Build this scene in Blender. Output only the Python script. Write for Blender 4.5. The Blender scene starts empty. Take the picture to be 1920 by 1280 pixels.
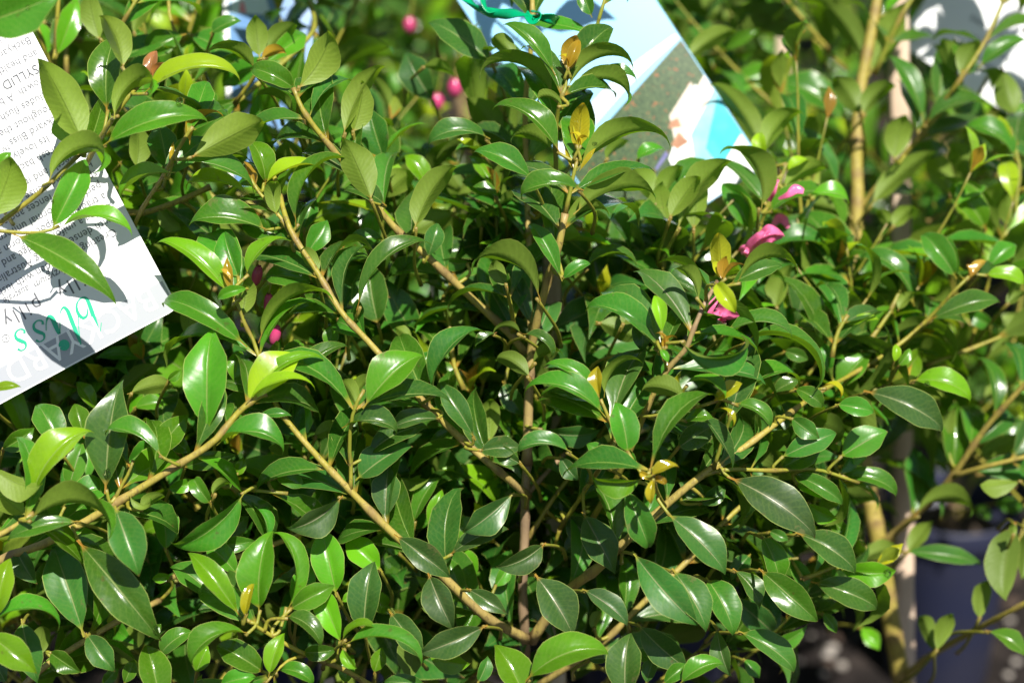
import bpy, math, random
import numpy as np
from mathutils import Vector
from bpy_extras.object_utils import world_to_camera_view

# ---------------------------------------------------------------- camera, sky, sun
SC = bpy.context.scene
COL = SC.collection
CAM_H, PITCH, LENS, SENSOR = 1.02, math.radians(25), 50.0, 23.6
FPX = LENS / SENSOR * 1920.0
CP = np.array([0.0, 0.0, CAM_H])
FWD = np.array([0.0, math.cos(PITCH), -math.sin(PITCH)])
RGT = np.array([1.0, 0.0, 0.0])
UPV = np.array([0.0, math.sin(PITCH), math.cos(PITCH)])
cam_d = bpy.data.cameras.new('camera')
cam = bpy.data.objects.new('camera', cam_d)
COL.objects.link(cam)
cam.location = CP
cam.rotation_euler = (math.pi / 2 - PITCH, 0, 0)
cam_d.lens = LENS
cam_d.sensor_width = SENSOR
cam_d.sensor_fit = 'HORIZONTAL'
cam_d.clip_start, cam_d.clip_end = 0.05, 200
cam_d.dof.use_dof = True
cam_d.dof.focus_distance = 0.985
cam_d.dof.aperture_fstop = 3.4
cam_d.dof.aperture_blades = 7
SC.camera = cam

SUN_EL, SUN_AZ = math.radians(58), math.radians(160)     # azimuth clockwise from +Y; behind the camera, to its right
w = bpy.data.worlds.new('World')
SC.world = w
w.use_nodes = True
nt = w.node_tree
sky = nt.nodes.new('ShaderNodeTexSky')
sky.sky_type = 'NISHITA'
sky.sun_disc = False
sky.sun_elevation = SUN_EL
sky.sun_rotation = SUN_AZ
nt.links.new(sky.outputs[0], nt.nodes['Background'].inputs[0])
nt.nodes['Background'].inputs[1].default_value = 0.05
sd = bpy.data.lights.new('sun', 'SUN')
sd.energy = 5.0
sd.angle = math.radians(0.5)
sd.color = (1.0, 0.95, 0.86)
so = bpy.data.objects.new('sun', sd)
COL.objects.link(so)
sdir = Vector((math.cos(SUN_EL) * math.sin(SUN_AZ), math.cos(SUN_EL) * math.cos(SUN_AZ), math.sin(SUN_EL)))
so.rotation_euler = sdir.to_track_quat('Z', 'Y').to_euler()
SC.view_settings.view_transform = 'Standard'
SC.view_settings.look = 'None'
SC.view_settings.exposure = 0.74
SC.view_settings.gamma = 1
SC.render.engine = 'CYCLES'
SC.cycles.use_denoising = True
SC.cycles.max_bounces = 8
SC.cycles.transparent_max_bounces = 8

rng = np.random.default_rng(11)
rnd = random.Random(5)

def P(px, py, D):
    """a point seen at photo pixel (px, py), D metres along the view axis"""
    return CP + D * (FWD + RGT * (px - 960.0) / FPX + UPV * (640.0 - py) / FPX)

def depth_px(p):
    q = np.asarray(p) - CP
    D = q @ FWD
    return D, 960 + FPX * (q @ RGT) / D, 640 - FPX * (q @ UPV) / D

def unit(v):
    v = np.asarray(v, float)
    return v / (np.linalg.norm(v) + 1e-12)

# ---------------------------------------------------------------- materials
def newmat(name):
    m = bpy.data.materials.new(name)
    m.use_nodes = True
    t = m.node_tree
    return m, t, t.nodes['Principled BSDF'], t.nodes['Material Output']

class NT:
    """tiny node helper"""
    def __init__(s, t): s.t = t
    def n(s, kind, **kw):
        nd = s.t.nodes.new(kind)
        for k, v in kw.items(): setattr(nd, k, v)
        return nd
    def put(s, sock, v):
        if isinstance(v, bpy.types.NodeSocket): s.t.links.new(v, sock)
        elif isinstance(v, (tuple, list)) and len(v) == 3 and sock.type == 'RGBA': sock.default_value = (*v, 1)
        else: sock.default_value = v
    def math(s, op, a, b=0.0, c=None, clamp=False):
        nd = s.n('ShaderNodeMath', operation=op, use_clamp=clamp)
        s.put(nd.inputs[0], a); s.put(nd.inputs[1], b)
        if c is not None: s.put(nd.inputs[2], c)
        return nd.outputs[0]
    def mix(s, f, a, b, mode='MIX'):
        nd = s.n('ShaderNodeMix', data_type='RGBA', blend_type=mode)
        s.put(nd.inputs[0], f); s.put(nd.inputs[6], a); s.put(nd.inputs[7], b)
        return nd.outputs[2]
    def fmix(s, f, a, b):
        nd = s.n('ShaderNodeMix', data_type='FLOAT')
        s.put(nd.inputs[0], f); s.put(nd.inputs[2], a); s.put(nd.inputs[3], b)
        return nd.outputs[0]
    def ramp(s, f, stops):
        nd = s.n('ShaderNodeValToRGB')
        e = nd.color_ramp.elements
        while len(e) < len(stops): e.new(0.5)
        for q, (p, c) in zip(e, stops):
            q.position = p; q.color = (*c, 1) if len(c) == 3 else c
        s.put(nd.inputs[0], f)
        return nd.outputs[0]
    def smooth(s, v, a, b, lo=0.0, hi=1.0):
        nd = s.n('ShaderNodeMapRange', interpolation_type='SMOOTHSTEP')
        s.put(nd.inputs[0], v)
        for i, x in zip((1, 2, 3, 4), (a, b, lo, hi)): s.put(nd.inputs[i], x)
        return nd.outputs[0]
    def noise(s, vec, scale, detail=3, rough=.5):
        nd = s.n('ShaderNodeTexNoise')
        s.put(nd.inputs['Vector'], vec)
        nd.inputs['Scale'].default_value = scale
        nd.inputs['Detail'].default_value = detail
        nd.inputs['Roughness'].default_value = rough
        return nd.outputs[0]

def leaf_material():
    m, t, bs, out = newmat('lilly_leaf')
    N = NT(t)
    att = N.n('ShaderNodeAttribute', attribute_name='info')
    sep = N.n('ShaderNodeSeparateColor')
    t.links.new(att.outputs['Color'], sep.inputs[0])
    age, rn, dust = sep.outputs[0], sep.outputs[1], sep.outputs[2]
    uvn = N.n('ShaderNodeUVMap', uv_map='UVMap')
    sx = N.n('ShaderNodeSeparateXYZ')
    t.links.new(uvn.outputs[0], sx.inputs[0])
    u, v = sx.outputs[0], sx.outputs[1]          # u: -1..1 stored as 0..1
    au = N.math('ABSOLUTE', N.math('MULTIPLY_ADD', u, 2.0, -1.0))
    geo = N.n('ShaderNodeNewGeometry')
    back = geo.outputs['Backfacing']
    pos = N.n('ShaderNodeTexCoord').outputs['Object']
    ah = N.math('MULTIPLY', age, 0.5)
    top = N.ramp(ah, [(0.0, (0.026, 0.100, 0.018)), (0.2, (0.058, 0.215, 0.011)), (0.36, (0.14, 0.38, 0.008)),
                      (0.5, (0.36, 0.50, 0.012)), (0.68, (0.42, 0.44, 0.012)), (0.78, (0.46, 0.33, 0.014)), (1.0, (0.50, 0.19, 0.09))])
    bot = N.ramp(ah, [(0.0, (0.135, 0.215, 0.028)), (0.25, (0.20, 0.30, 0.036)), (0.5, (0.27, 0.37, 0.04)),
                      (0.68, (0.44, 0.44, 0.02)), (0.78, (0.46, 0.31, 0.02)), (1.0, (0.50, 0.18, 0.08))])
    patch = N.noise(pos, 60, 4, .6)
    top = N.mix(N.smooth(patch, .4, .68, 0, .6), top, N.mix(1.0, top, (0.62, 0.66, 0.55), 'MULTIPLY'))
    hv = N.n('ShaderNodeHueSaturation')
    t.links.new(top, hv.inputs['Color'])
    t.links.new(N.fmix(rn, .485, .515), hv.inputs['Hue'])
    t.links.new(N.fmix(rn, .70, 1.35), hv.inputs['Value'])
    top = hv.outputs[0]
    # side veins
    v0 = v
    v = N.math('ADD', v, N.math('MULTIPLY', N.math('SUBTRACT', N.noise(pos, 180, 2, .6), .5), .09))
    vv = N.math('SINE', N.math('MULTIPLY', N.math('SUBTRACT', N.math('MULTIPLY', v, 16.0), N.math('MULTIPLY', au, 2.4)), 6.2832))
    v = v0
    vor = N.n('ShaderNodeTexVoronoi', feature='DISTANCE_TO_EDGE'); vor.inputs['Scale'].default_value = 420; t.links.new(pos, vor.inputs['Vector'])
    net = N.math('SUBTRACT', 1.0, N.smooth(vor.outputs['Distance'], .02, .16))
    top = N.mix(N.math('MULTIPLY', net, .06), top, (0.30, 0.42, 0.08))
    bot = N.mix(N.math('MULTIPLY', net, .10), bot, (0.09, 0.14, 0.02))
    top = N.mix(N.math('MULTIPLY', N.smooth(vv, .5, 1.0), .07), top, (0.30, 0.42, 0.08))
    bot = N.mix(N.math('MULTIPLY', N.smooth(vv, .2, 1.0), .07), bot, (0.09, 0.14, 0.02))
    young = N.smooth(age, .95, 1.3)
    # midrib and margin
    mw = N.fmix(v, .085, .022)
    mid = N.math('SUBTRACT', 1.0, N.smooth(au, N.math('MULTIPLY', mw, .45), mw))
    rim = N.smooth(au, .945, .985)
    ribc = N.mix(dust, (0.24, 0.36, 0.07), (0.44, 0.36, 0.26))
    top = N.mix(N.math('MULTIPLY', mid, N.fmix(young, .75, .1)), top, ribc)
    bot = N.mix(N.math('MULTIPLY', mid, .7), bot, (0.12, 0.17, 0.02))
    top = N.mix(N.math('MULTIPLY', rim, .8), top, (0.36, 0.44, 0.10))
    bot = N.mix(N.math('MULTIPLY', rim, .6), bot, (0.33, 0.38, 0.08))
    # dusty film
    df = N.math('MULTIPLY', dust, N.smooth(N.noise(pos, 35, 5, .65), .35, .75, .12, .5))
    top = N.mix(df, top, (0.13, 0.155, 0.09))
    # petiole turns tan-orange
    pet = N.math('SUBTRACT', 1.0, N.smooth(v, .05, .15))
    petc = N.mix(rn, (0.42, 0.20, 0.035), (0.36, 0.36, 0.05))
    top = N.mix(pet, top, petc); bot = N.mix(pet, bot, petc)
    tipb = N.math('MULTIPLY', N.math('MULTIPLY', N.smooth(v, .93, .985), N.smooth(N.noise(pos, 12, 1, .5), .48, .56)), .8)
    top = N.mix(tipb, top, (0.22, 0.11, 0.04))
    sc = N.smooth(N.math('ADD', N.noise(pos, 55, 5, .75), N.math('MULTIPLY', au, .06)), .68, .72)
    top = N.mix(N.math('MULTIPLY', sc, .55), top, (0.17, 0.16, 0.06))
    spot = N.math('MULTIPLY', N.smooth(N.noise(pos, 240, 2, .5), .70, .76), .5)
    top = N.mix(spot, top, (0.10, 0.07, 0.02))
    col = N.mix(back, top, bot)
    t.links.new(col, bs.inputs['Base Color'])
    rt = N.fmix(N.math('MULTIPLY', dust, .9), N.fmix(rn, .15, .30), .44)
    rt = N.fmix(young, rt, .14)
    rt = N.math('ADD', rt, N.math('MULTIPLY', N.math('SUBTRACT', N.noise(pos, 60, 5, .7), .5), .42))
    rb = N.fmix(young, .55, .2)
    t.links.new(N.fmix(back, rt, rb), bs.inputs['Roughness'])
    bs.inputs['IOR'].default_value = 1.5
    # bump
    h = N.math('ADD', N.math('MULTIPLY', N.noise(pos, 420, 2, .5), .17),
               N.math('ADD', N.math('MULTIPLY', vv, N.fmix(back, .012, .05)), N.math('MULTIPLY', mid, -.5)))
    h = N.math('ADD', h, N.math('MULTIPLY', N.noise(pos, 110, 1, .5), 1.0))
    bp = N.n('ShaderNodeBump')
    bp.inputs['Strength'].default_value = .42
    bp.inputs['Distance'].default_value = .0008
    t.links.new(h, bp.inputs['Height'])
    t.links.new(bp.outputs[0], bs.inputs['Normal'])
    tr = N.n('ShaderNodeBsdfTranslucent')
    tcol = N.ramp(ah, [(0.0, (0.10, 0.23, 0.005)), (0.3, (0.27, 0.50, 0.008)), (0.5, (0.52, 0.62, 0.02)), (0.75, (0.72, 0.42, 0.02)), (1.0, (0.8, 0.3, 0.12))])
    t.links.new(tcol, tr.inputs[0])
    t.links.new(bp.outputs[0], tr.inputs[1])
    ms = N.n('ShaderNodeMixShader')
    t.links.new(N.fmix(ah, .34, .50), ms.inputs[0])
    t.links.new(bs.outputs[0], ms.inputs[1])
    t.links.new(tr.outputs[0], ms.inputs[2])
    t.links.new(ms.outputs[0], out.inputs[0])
    return m

def bark_material():
    """stems: info.r = 0 green twig .. 1 grey-brown wood"""
    m, t, bs, out = newmat('stem_bark')
    N = NT(t)
    att = N.n('ShaderNodeAttribute', attribute_name='info')
    sep = N.n('ShaderNodeSeparateColor')
    t.links.new(att.outputs['Color'], sep.inputs[0])
    pos = N.n('ShaderNodeTexCoord').outputs['Object']
    n1 = N.noise(pos, 70, 4, .6)
    a = N.math('ADD', sep.outputs[0], N.math('MULTIPLY', N.math('SUBTRACT', n1, .5), .5))
    c = N.ramp(a, [(0.0, (0.18, 0.22, 0.02)), (0.3, (0.29, 0.255, 0.028)), (0.55, (0.39, 0.30, 0.085)), (0.8, (0.29, 0.20, 0.11)), (1.0, (0.20, 0.135, 0.085))])
    mp = N.n('ShaderNodeMapping'); mp.inputs['Scale'].default_value = (1, 1, .12)
    t.links.new(pos, mp.inputs[0])
    n2 = N.noise(mp.outputs[0], 500, 3, .6)
    c = N.mix(N.smooth(n2, .5, .72, 0, .5), c, (0.13, 0.085, 0.04))
    c = N.mix(N.math('MULTIPLY', sep.outputs[1], .55), c, (0.15, 0.085, 0.035))
    n3 = N.noise(pos, 260, 3, .7)
    c = N.mix(N.smooth(n3, .60, .66, 0, .6), c, (0.11, 0.07, 0.035))
    t.links.new(c, bs.inputs['Base Color'])
    bs.inputs['Roughness'].default_value = .5
    bp = N.n('ShaderNodeBump'); bp.inputs['Strength'].default_value = .5; bp.inputs['Distance'].default_value = .001
    t.links.new(n2, bp.inputs['Height']); t.links.new(bp.outputs[0], bs.inputs['Normal'])
    return m

def simple(name, col, rough=.5, nscale=0, ncol=None, bump=0, spec=None, trans=None):
    m, t, bs, out = newmat(name)
    N = NT(t)
    c = col
    pos = N.n('ShaderNodeTexCoord').outputs['Object']
    if nscale:
        n = N.noise(pos, nscale, 5, .6)
        c = N.mix(N.smooth(n, .35, .65), col, ncol or tuple(x * .7 for x in col))
        t.links.new(c, bs.inputs['Base Color'])
        if bump:
            bp = N.n('ShaderNodeBump'); bp.inputs['Strength'].default_value = bump; bp.inputs['Distance'].default_value = .002
            t.links.new(n, bp.inputs['Height']); t.links.new(bp.outputs[0], bs.inputs['Normal'])
    else:
        bs.inputs['Base Color'].default_value = (*col, 1)
    bs.inputs['Roughness'].default_value = rough
    if trans:
        tr = N.n('ShaderNodeBsdfTranslucent'); tr.inputs[0].default_value = (*trans[0], 1)
        ms = N.n('ShaderNodeMixShader'); ms.inputs[0].default_value = trans[1]
        t.links.new(bs.outputs[0], ms.inputs[1]); t.links.new(tr.outputs[0], ms.inputs[2]); t.links.new(ms.outputs[0], out.inputs[0])
    return m

def wood_material():
    m, t, bs, out = newmat('stake_wood')
    N = NT(t)
    pos = N.n('ShaderNodeTexCoord').outputs['Object']
    mp = N.n('ShaderNodeMapping'); mp.inputs['Scale'].default_value = (1, 1, .03)
    t.links.new(pos, mp.inputs[0])
    n = N.noise(mp.outputs[0], 350, 4, .6)
    c = N.ramp(n, [(0.3, (0.44, 0.31, 0.21)), (0.5, (0.56, 0.42, 0.31)), (0.7, (0.62, 0.50, 0.39))])
    n2 = N.noise(pos, 25, 3, .6)
    c = N.mix(N.smooth(n2, .5, .75, 0, .4), c, (0.30, 0.20, 0.14))
    t.links.new(c, bs.inputs['Base Color'])
    bs.inputs['Roughness'].default_value = .75
    bp = N.n('ShaderNodeBump'); bp.inputs['Strength'].default_value = .4; bp.inputs['Distance'].default_value = .001
    t.links.new(n, bp.inputs['Height']); t.links.new(bp.outputs[0], bs.inputs['Normal'])
    return m

M_LEAF = leaf_material()
M_BARK = bark_material()
M_STAKE = wood_material()
M_PAPER = simple('tag_card', (0.80, 0.81, 0.83), .35, 9, (0.76, 0.775, 0.80))
M_BAND = simple('tag_band', (0.37, 0.39, 0.43), .4)
M_WHITE = simple('print_white', (0.88, 0.885, 0.90), .35)
M_INK = simple('print_grey', (0.055, 0.06, 0.07), .45)
M_INKL = simple('print_light_grey', (0.11, 0.115, 0.13), .45)
M_GREENP = simple('print_green', (0.025, 0.42, 0.24), .35)
M_POT = simple('pot_plastic', (0.018, 0.022, 0.052), .5, 14, (0.026, 0.028, 0.052))
M_SOIL = simple('potting_mix', (0.03, 0.022, 0.017), .95, 160, (0.075, 0.055, 0.04), .9)
M_TIE = simple('green_plastic', (0.0, 0.36, 0.15), .22, 0, trans=((0.0, .5, .2), .2))
M_PINK = simple('pink_plastic', (0.90, 0.20, 0.44), .18, 0, trans=((1.0, .12, .35), .35))
M_BERRY = simple('berry_skin', (0.42, 0.02, 0.12), .2, 40, (0.55, 0.07, 0.19))
M_DROP, _t, _b, _o = newmat('water')
_b.inputs['Transmission Weight'].default_value = 1; _b.inputs['Roughness'].default_value = 0.0; _b.inputs['IOR'].default_value = 1.33

# ---------------------------------------------------------------- object helpers
def obj(name, data, parent=None, mat=None, loc=None):
    o = bpy.data.objects.new(name, data)
    COL.objects.link(o)
    if mat is not None and data is not None and len(data.materials) == 0: data.materials.append(mat)
    if loc is not None: o.location = loc
    if parent is not None:
        o.parent = parent
    return o

def tag(o, label=None, cat=None, group=None, kind=None):
    if label: o['label'] = label
    if cat: o['category'] = cat
    if group: o['group'] = group
    if kind: o['kind'] = kind
    return o

def root(name, loc, label, cat, group=None):
    return tag(obj(name, None, loc=tuple(loc)), label, cat, group)

class Geo:
    """collects vertices/quads with uv and info, and links them as ONE mesh, in coordinates of an origin"""
    def __init__(s): s.v, s.f, s.uv, s.inf, s.mi, s.n = [], [], [], [], [], 0
    def add(s, v, f, uv=None, info=(0, 0, 0), mi=0):
        v = np.asarray(v, float).reshape(-1, 3); f = np.asarray(f, int).reshape(-1, 4)
        s.v.append(v); s.f.append(f + s.n)
        s.uv.append(np.zeros((len(v), 2)) if uv is None else np.asarray(uv, float))
        inf = np.asarray(info, float)
        if inf.ndim == 1: inf = np.tile(inf, (len(v), 1))
        s.inf.append(inf); s.mi.append(np.full(len(f), mi)); s.n += len(v)
        return s
    def mesh(s, name, origin=(0, 0, 0), mats=()):
        v = np.vstack(s.v) - np.asarray(origin, float); f = np.vstack(s.f); uv = np.vstack(s.uv); inf = np.vstack(s.inf); mi = np.concatenate(s.mi)
        me = bpy.data.meshes.new(name)
        tri = f[:, 3] == f[:, 2]
        nl = np.where(tri, 3, 4)
        me.vertices.add(len(v)); me.vertices.foreach_set('co', v.ravel())
        flat = np.concatenate([q[:k] for q, k in zip(f, nl)]) if tri.any() else f.ravel()
        me.loops.add(len(flat)); me.loops.foreach_set('vertex_index', flat)
        me.polygons.add(len(f))
        me.polygons.foreach_set('loop_start', np.concatenate([[0], np.cumsum(nl)[:-1]]))
        me.polygons.foreach_set('loop_total', nl)
        me.polygons.foreach_set('material_index', mi)
        me.polygons.foreach_set('use_smooth', np.ones(len(f), bool))
        l = me.uv_layers.new(name='UVMap'); l.data.foreach_set('uv', uv[flat].ravel())
        a = me.color_attributes.new('info', 'FLOAT_COLOR', 'POINT')
        a.data.foreach_set('color', np.hstack([inf, np.ones((len(inf), 1))]).ravel())
        for m in mats: me.materials.append(m)
        me.update(); me.validate()
        return me

def leaf(P0, A, Nn, L, W, curl=.12, fold=22, age=.2, dust=0.0, nu=13, nv=8, hook=.06, tw=0.0, wav=.06, r=None, pet=.10, shape=0.0, kite=.45):
    """one leaf blade with its petiole: P0 base, A unit axis, Nn unit upper-side normal"""
    A = unit(A); B = unit(np.cross(A, Nn)); Nn = unit(np.cross(B, A))
    if r is None: r = rnd.random()
    t = np.linspace(0, 1, nu + 1) ** .92
    # an arc whose bend grows towards the recurved tip, laid so that its chord runs along A
    K = 5.2 * curl
    th = K * (.42 - t ** 1.35) - hook * 9 * np.clip((t - .74) / .26, 0, 1) ** 1.5
    dt = np.diff(t)
    thm = (th[1:] + th[:-1]) / 2
    a = np.concatenate([[0], np.cumsum(np.cos(thm) * dt)]); n = np.concatenate([[0], np.cumsum(np.sin(thm) * dt)])
    e = int(nu * .86)
    ca, sa = a[e], n[e]; cl = math.hypot(ca, sa); ca /= cl; sa /= cl
    a, n = a * ca + n * sa, n * ca - a * sa
    k_ = 1.0 / max(a.max(), .5)
    a, n = a * k_, n * k_
    s = np.clip((t - pet) / (1 - pet), 0, 1)
    e0, e1 = .62 + shape, .92 - shape * .5
    wm = (e0 / (e0 + e1)) ** e0 * (e1 / (e0 + e1)) ** e1
    wd = np.where(s > 0, s ** e0 * (1 - s) ** e1 / wm, 0)
    pk = .50 + .10 * (r - .5)
    kt = np.where(s < pk, np.sin(math.pi / 2 * np.clip(s / pk, 0, 1)) ** .95, 1 - np.clip((s - pk) / (1 - pk), 0, 1) ** 1.55)
    wd = np.where(s > 0, wd * (1 - kite) + kt * kite, 0)
    wd = wd * (1 - .55 * np.clip((s - .60) / .32, 0, 1) ** 1.3) * (1 + .025 * np.sin(s * 23 + r * 40))
    wd = np.maximum(wd, .055 * (1 - np.clip(t / .9, 0, 1)) + .004)
    da, dn = np.gradient(a, t), np.gradient(n, t)
    ll = np.hypot(da, dn); da /= ll; dn /= ll
    u = np.linspace(-1, 1, nv + 1)
    u = np.sign(u) * np.abs(u) ** .85
    fo = math.radians(fold)
    sw = 0.04 * (r - .5)
    ph = r * 20
    T = tw * (t - .3)
    hb = (W / 2) * wd[:, None] * u[None, :]
    f2 = fo * (0.55 + .45 * np.clip(1.3 - t, 0, 1))[:, None]
    off_b = hb * np.cos(f2)
    lift = np.abs(hb) * (np.sin(f2)) * (1.12 - .3 * np.abs(u)[None, :])
    lift = lift + W * wav * wd[:, None] * np.sin(t[:, None] * 9 + ph + np.sign(u)[None, :] * 1.3) * np.abs(u)[None, :] ** 2
    cb, sb = np.cos(T)[:, None], np.sin(T)[:, None]
    ob = off_b * cb - lift * sb; on = off_b * sb + lift * cb
    mid = P0 + L * (a[:, None] * A + n[:, None] * Nn) + L * sw * np.sin(t * 3.14)[:, None] * B
    Nl = da[:, None] * Nn - dn[:, None] * A
    v = mid[:, None, :] + ob[..., None] * B + on[..., None] * Nl[:, None, :]
    k = nv + 1
    i, j = np.meshgrid(np.arange(nu), np.arange(nv), indexing='ij')
    q = (i * k + j).ravel()
    # normal must be B x A = Nn
    f = np.stack([q, q + 1, q + k + 1, q + k], 1)
    uv = np.stack([np.tile((u + 1) / 2, nu + 1), np.repeat(t, k)], 1)
    return v.reshape(-1, 3), f, uv, (age, r, dust)

def tube(pts, rad, seg=7, info=None, ends=True):
    pts = np.asarray(pts, float); rad = np.asarray(rad, float)
    if info is None: info = np.zeros((len(pts), 3))
    info = np.asarray(info, float)
    if info.ndim == 1: info = np.tile(info, (len(pts), 1))
    if ends:
        pts = np.vstack([pts[:1], pts, pts[-1:]]); rad = np.concatenate([[rad[0] * .05], rad, [rad[-1] * .05]]); info = np.vstack([info[:1], info, info[-1:]])
    tg = np.gradient(pts, axis=0)
    if ends: tg[0] = tg[1]; tg[-1] = tg[-2]
    tg /= np.linalg.norm(tg, axis=1)[:, None] + 1e-12
    ref = np.array([0.31, -.9, .3]) if abs(tg[0] @ np.array([0.31, -.9, .3])) < .8 else np.array([1., 0, 0])
    vs = []
    x = unit(np.cross(tg[0], ref))
    an = np.linspace(0, 2 * math.pi, seg, endpoint=False)
    for p, r_, g in zip(pts, rad, tg):
        x = unit(x - g * (x @ g)); y = np.cross(g, x)
        vs.append(p + r_ * (np.cos(an)[:, None] * x + np.sin(an)[:, None] * y))
    v = np.vstack(vs); n = len(pts)
    f = []
    for i in range(n - 1):
        for j in range(seg):
            f.append((i * seg + j, i * seg + (j + 1) % seg, (i + 1) * seg + (j + 1) % seg, (i + 1) * seg + j))
    return v, np.array(f), np.repeat(info, seg, axis=0)

def smooth_line(pts, n):
    """Catmull-Rom resample"""
    p = np.asarray(pts, float)
    if len(p) == 2: return p[0] + (p[1] - p[0]) * np.linspace(0, 1, n)[:, None]
    q = np.vstack([2 * p[0] - p[1], p, 2 * p[-1] - p[-2]])
    out = []
    for x in np.linspace(0, len(p) - 1 - 1e-9, n):
        i = int(x); t = x - i
        a, b, c, d = q[i], q[i + 1], q[i + 2], q[i + 3]
        out.append(.5 * ((2 * b) + (-a + c) * t + (2 * a - 5 * b + 4 * c - d) * t * t + (-a + 3 * b - 3 * c + d) * t ** 3))
    return np.array(out)

def stem_geo(g, pts, r0, r1, a0, a1, n=None, seg=8, nodes=None, mi=0):
    """a twig with slightly swollen nodes; a0..a1 is how woody it is"""
    L = np.linalg.norm(np.diff(np.asarray(pts), axis=0), axis=1).sum()
    n = n or max(6, int(L / .006))
    p = smooth_line(pts, n)
    t = np.linspace(0, 1, n)
    r = (r0 + (r1 - r0) * t) * (.64 if r0 < .0046 else .95)
    k = max(1, round(L / .024)) if nodes is None else nodes
    ph = (t * k) % 1.0
    bump = np.exp(-((np.minimum(ph, 1 - ph)) / .09) ** 2)
    r = r * (1 + (.28 if r0 < .0046 else .07) * bump + .03 * np.sin(t * 31))
    inf = np.zeros((n, 3)); inf[:, 0] = a0 + (a1 - a0) * t + .12 * bump
    inf[:, 1] = np.exp(-((np.minimum(ph, 1 - ph)) / .05) ** 2)
    v, f, i3 = tube(p, r, seg, inf)
    g.add(v, f, None, i3, mi)

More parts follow.
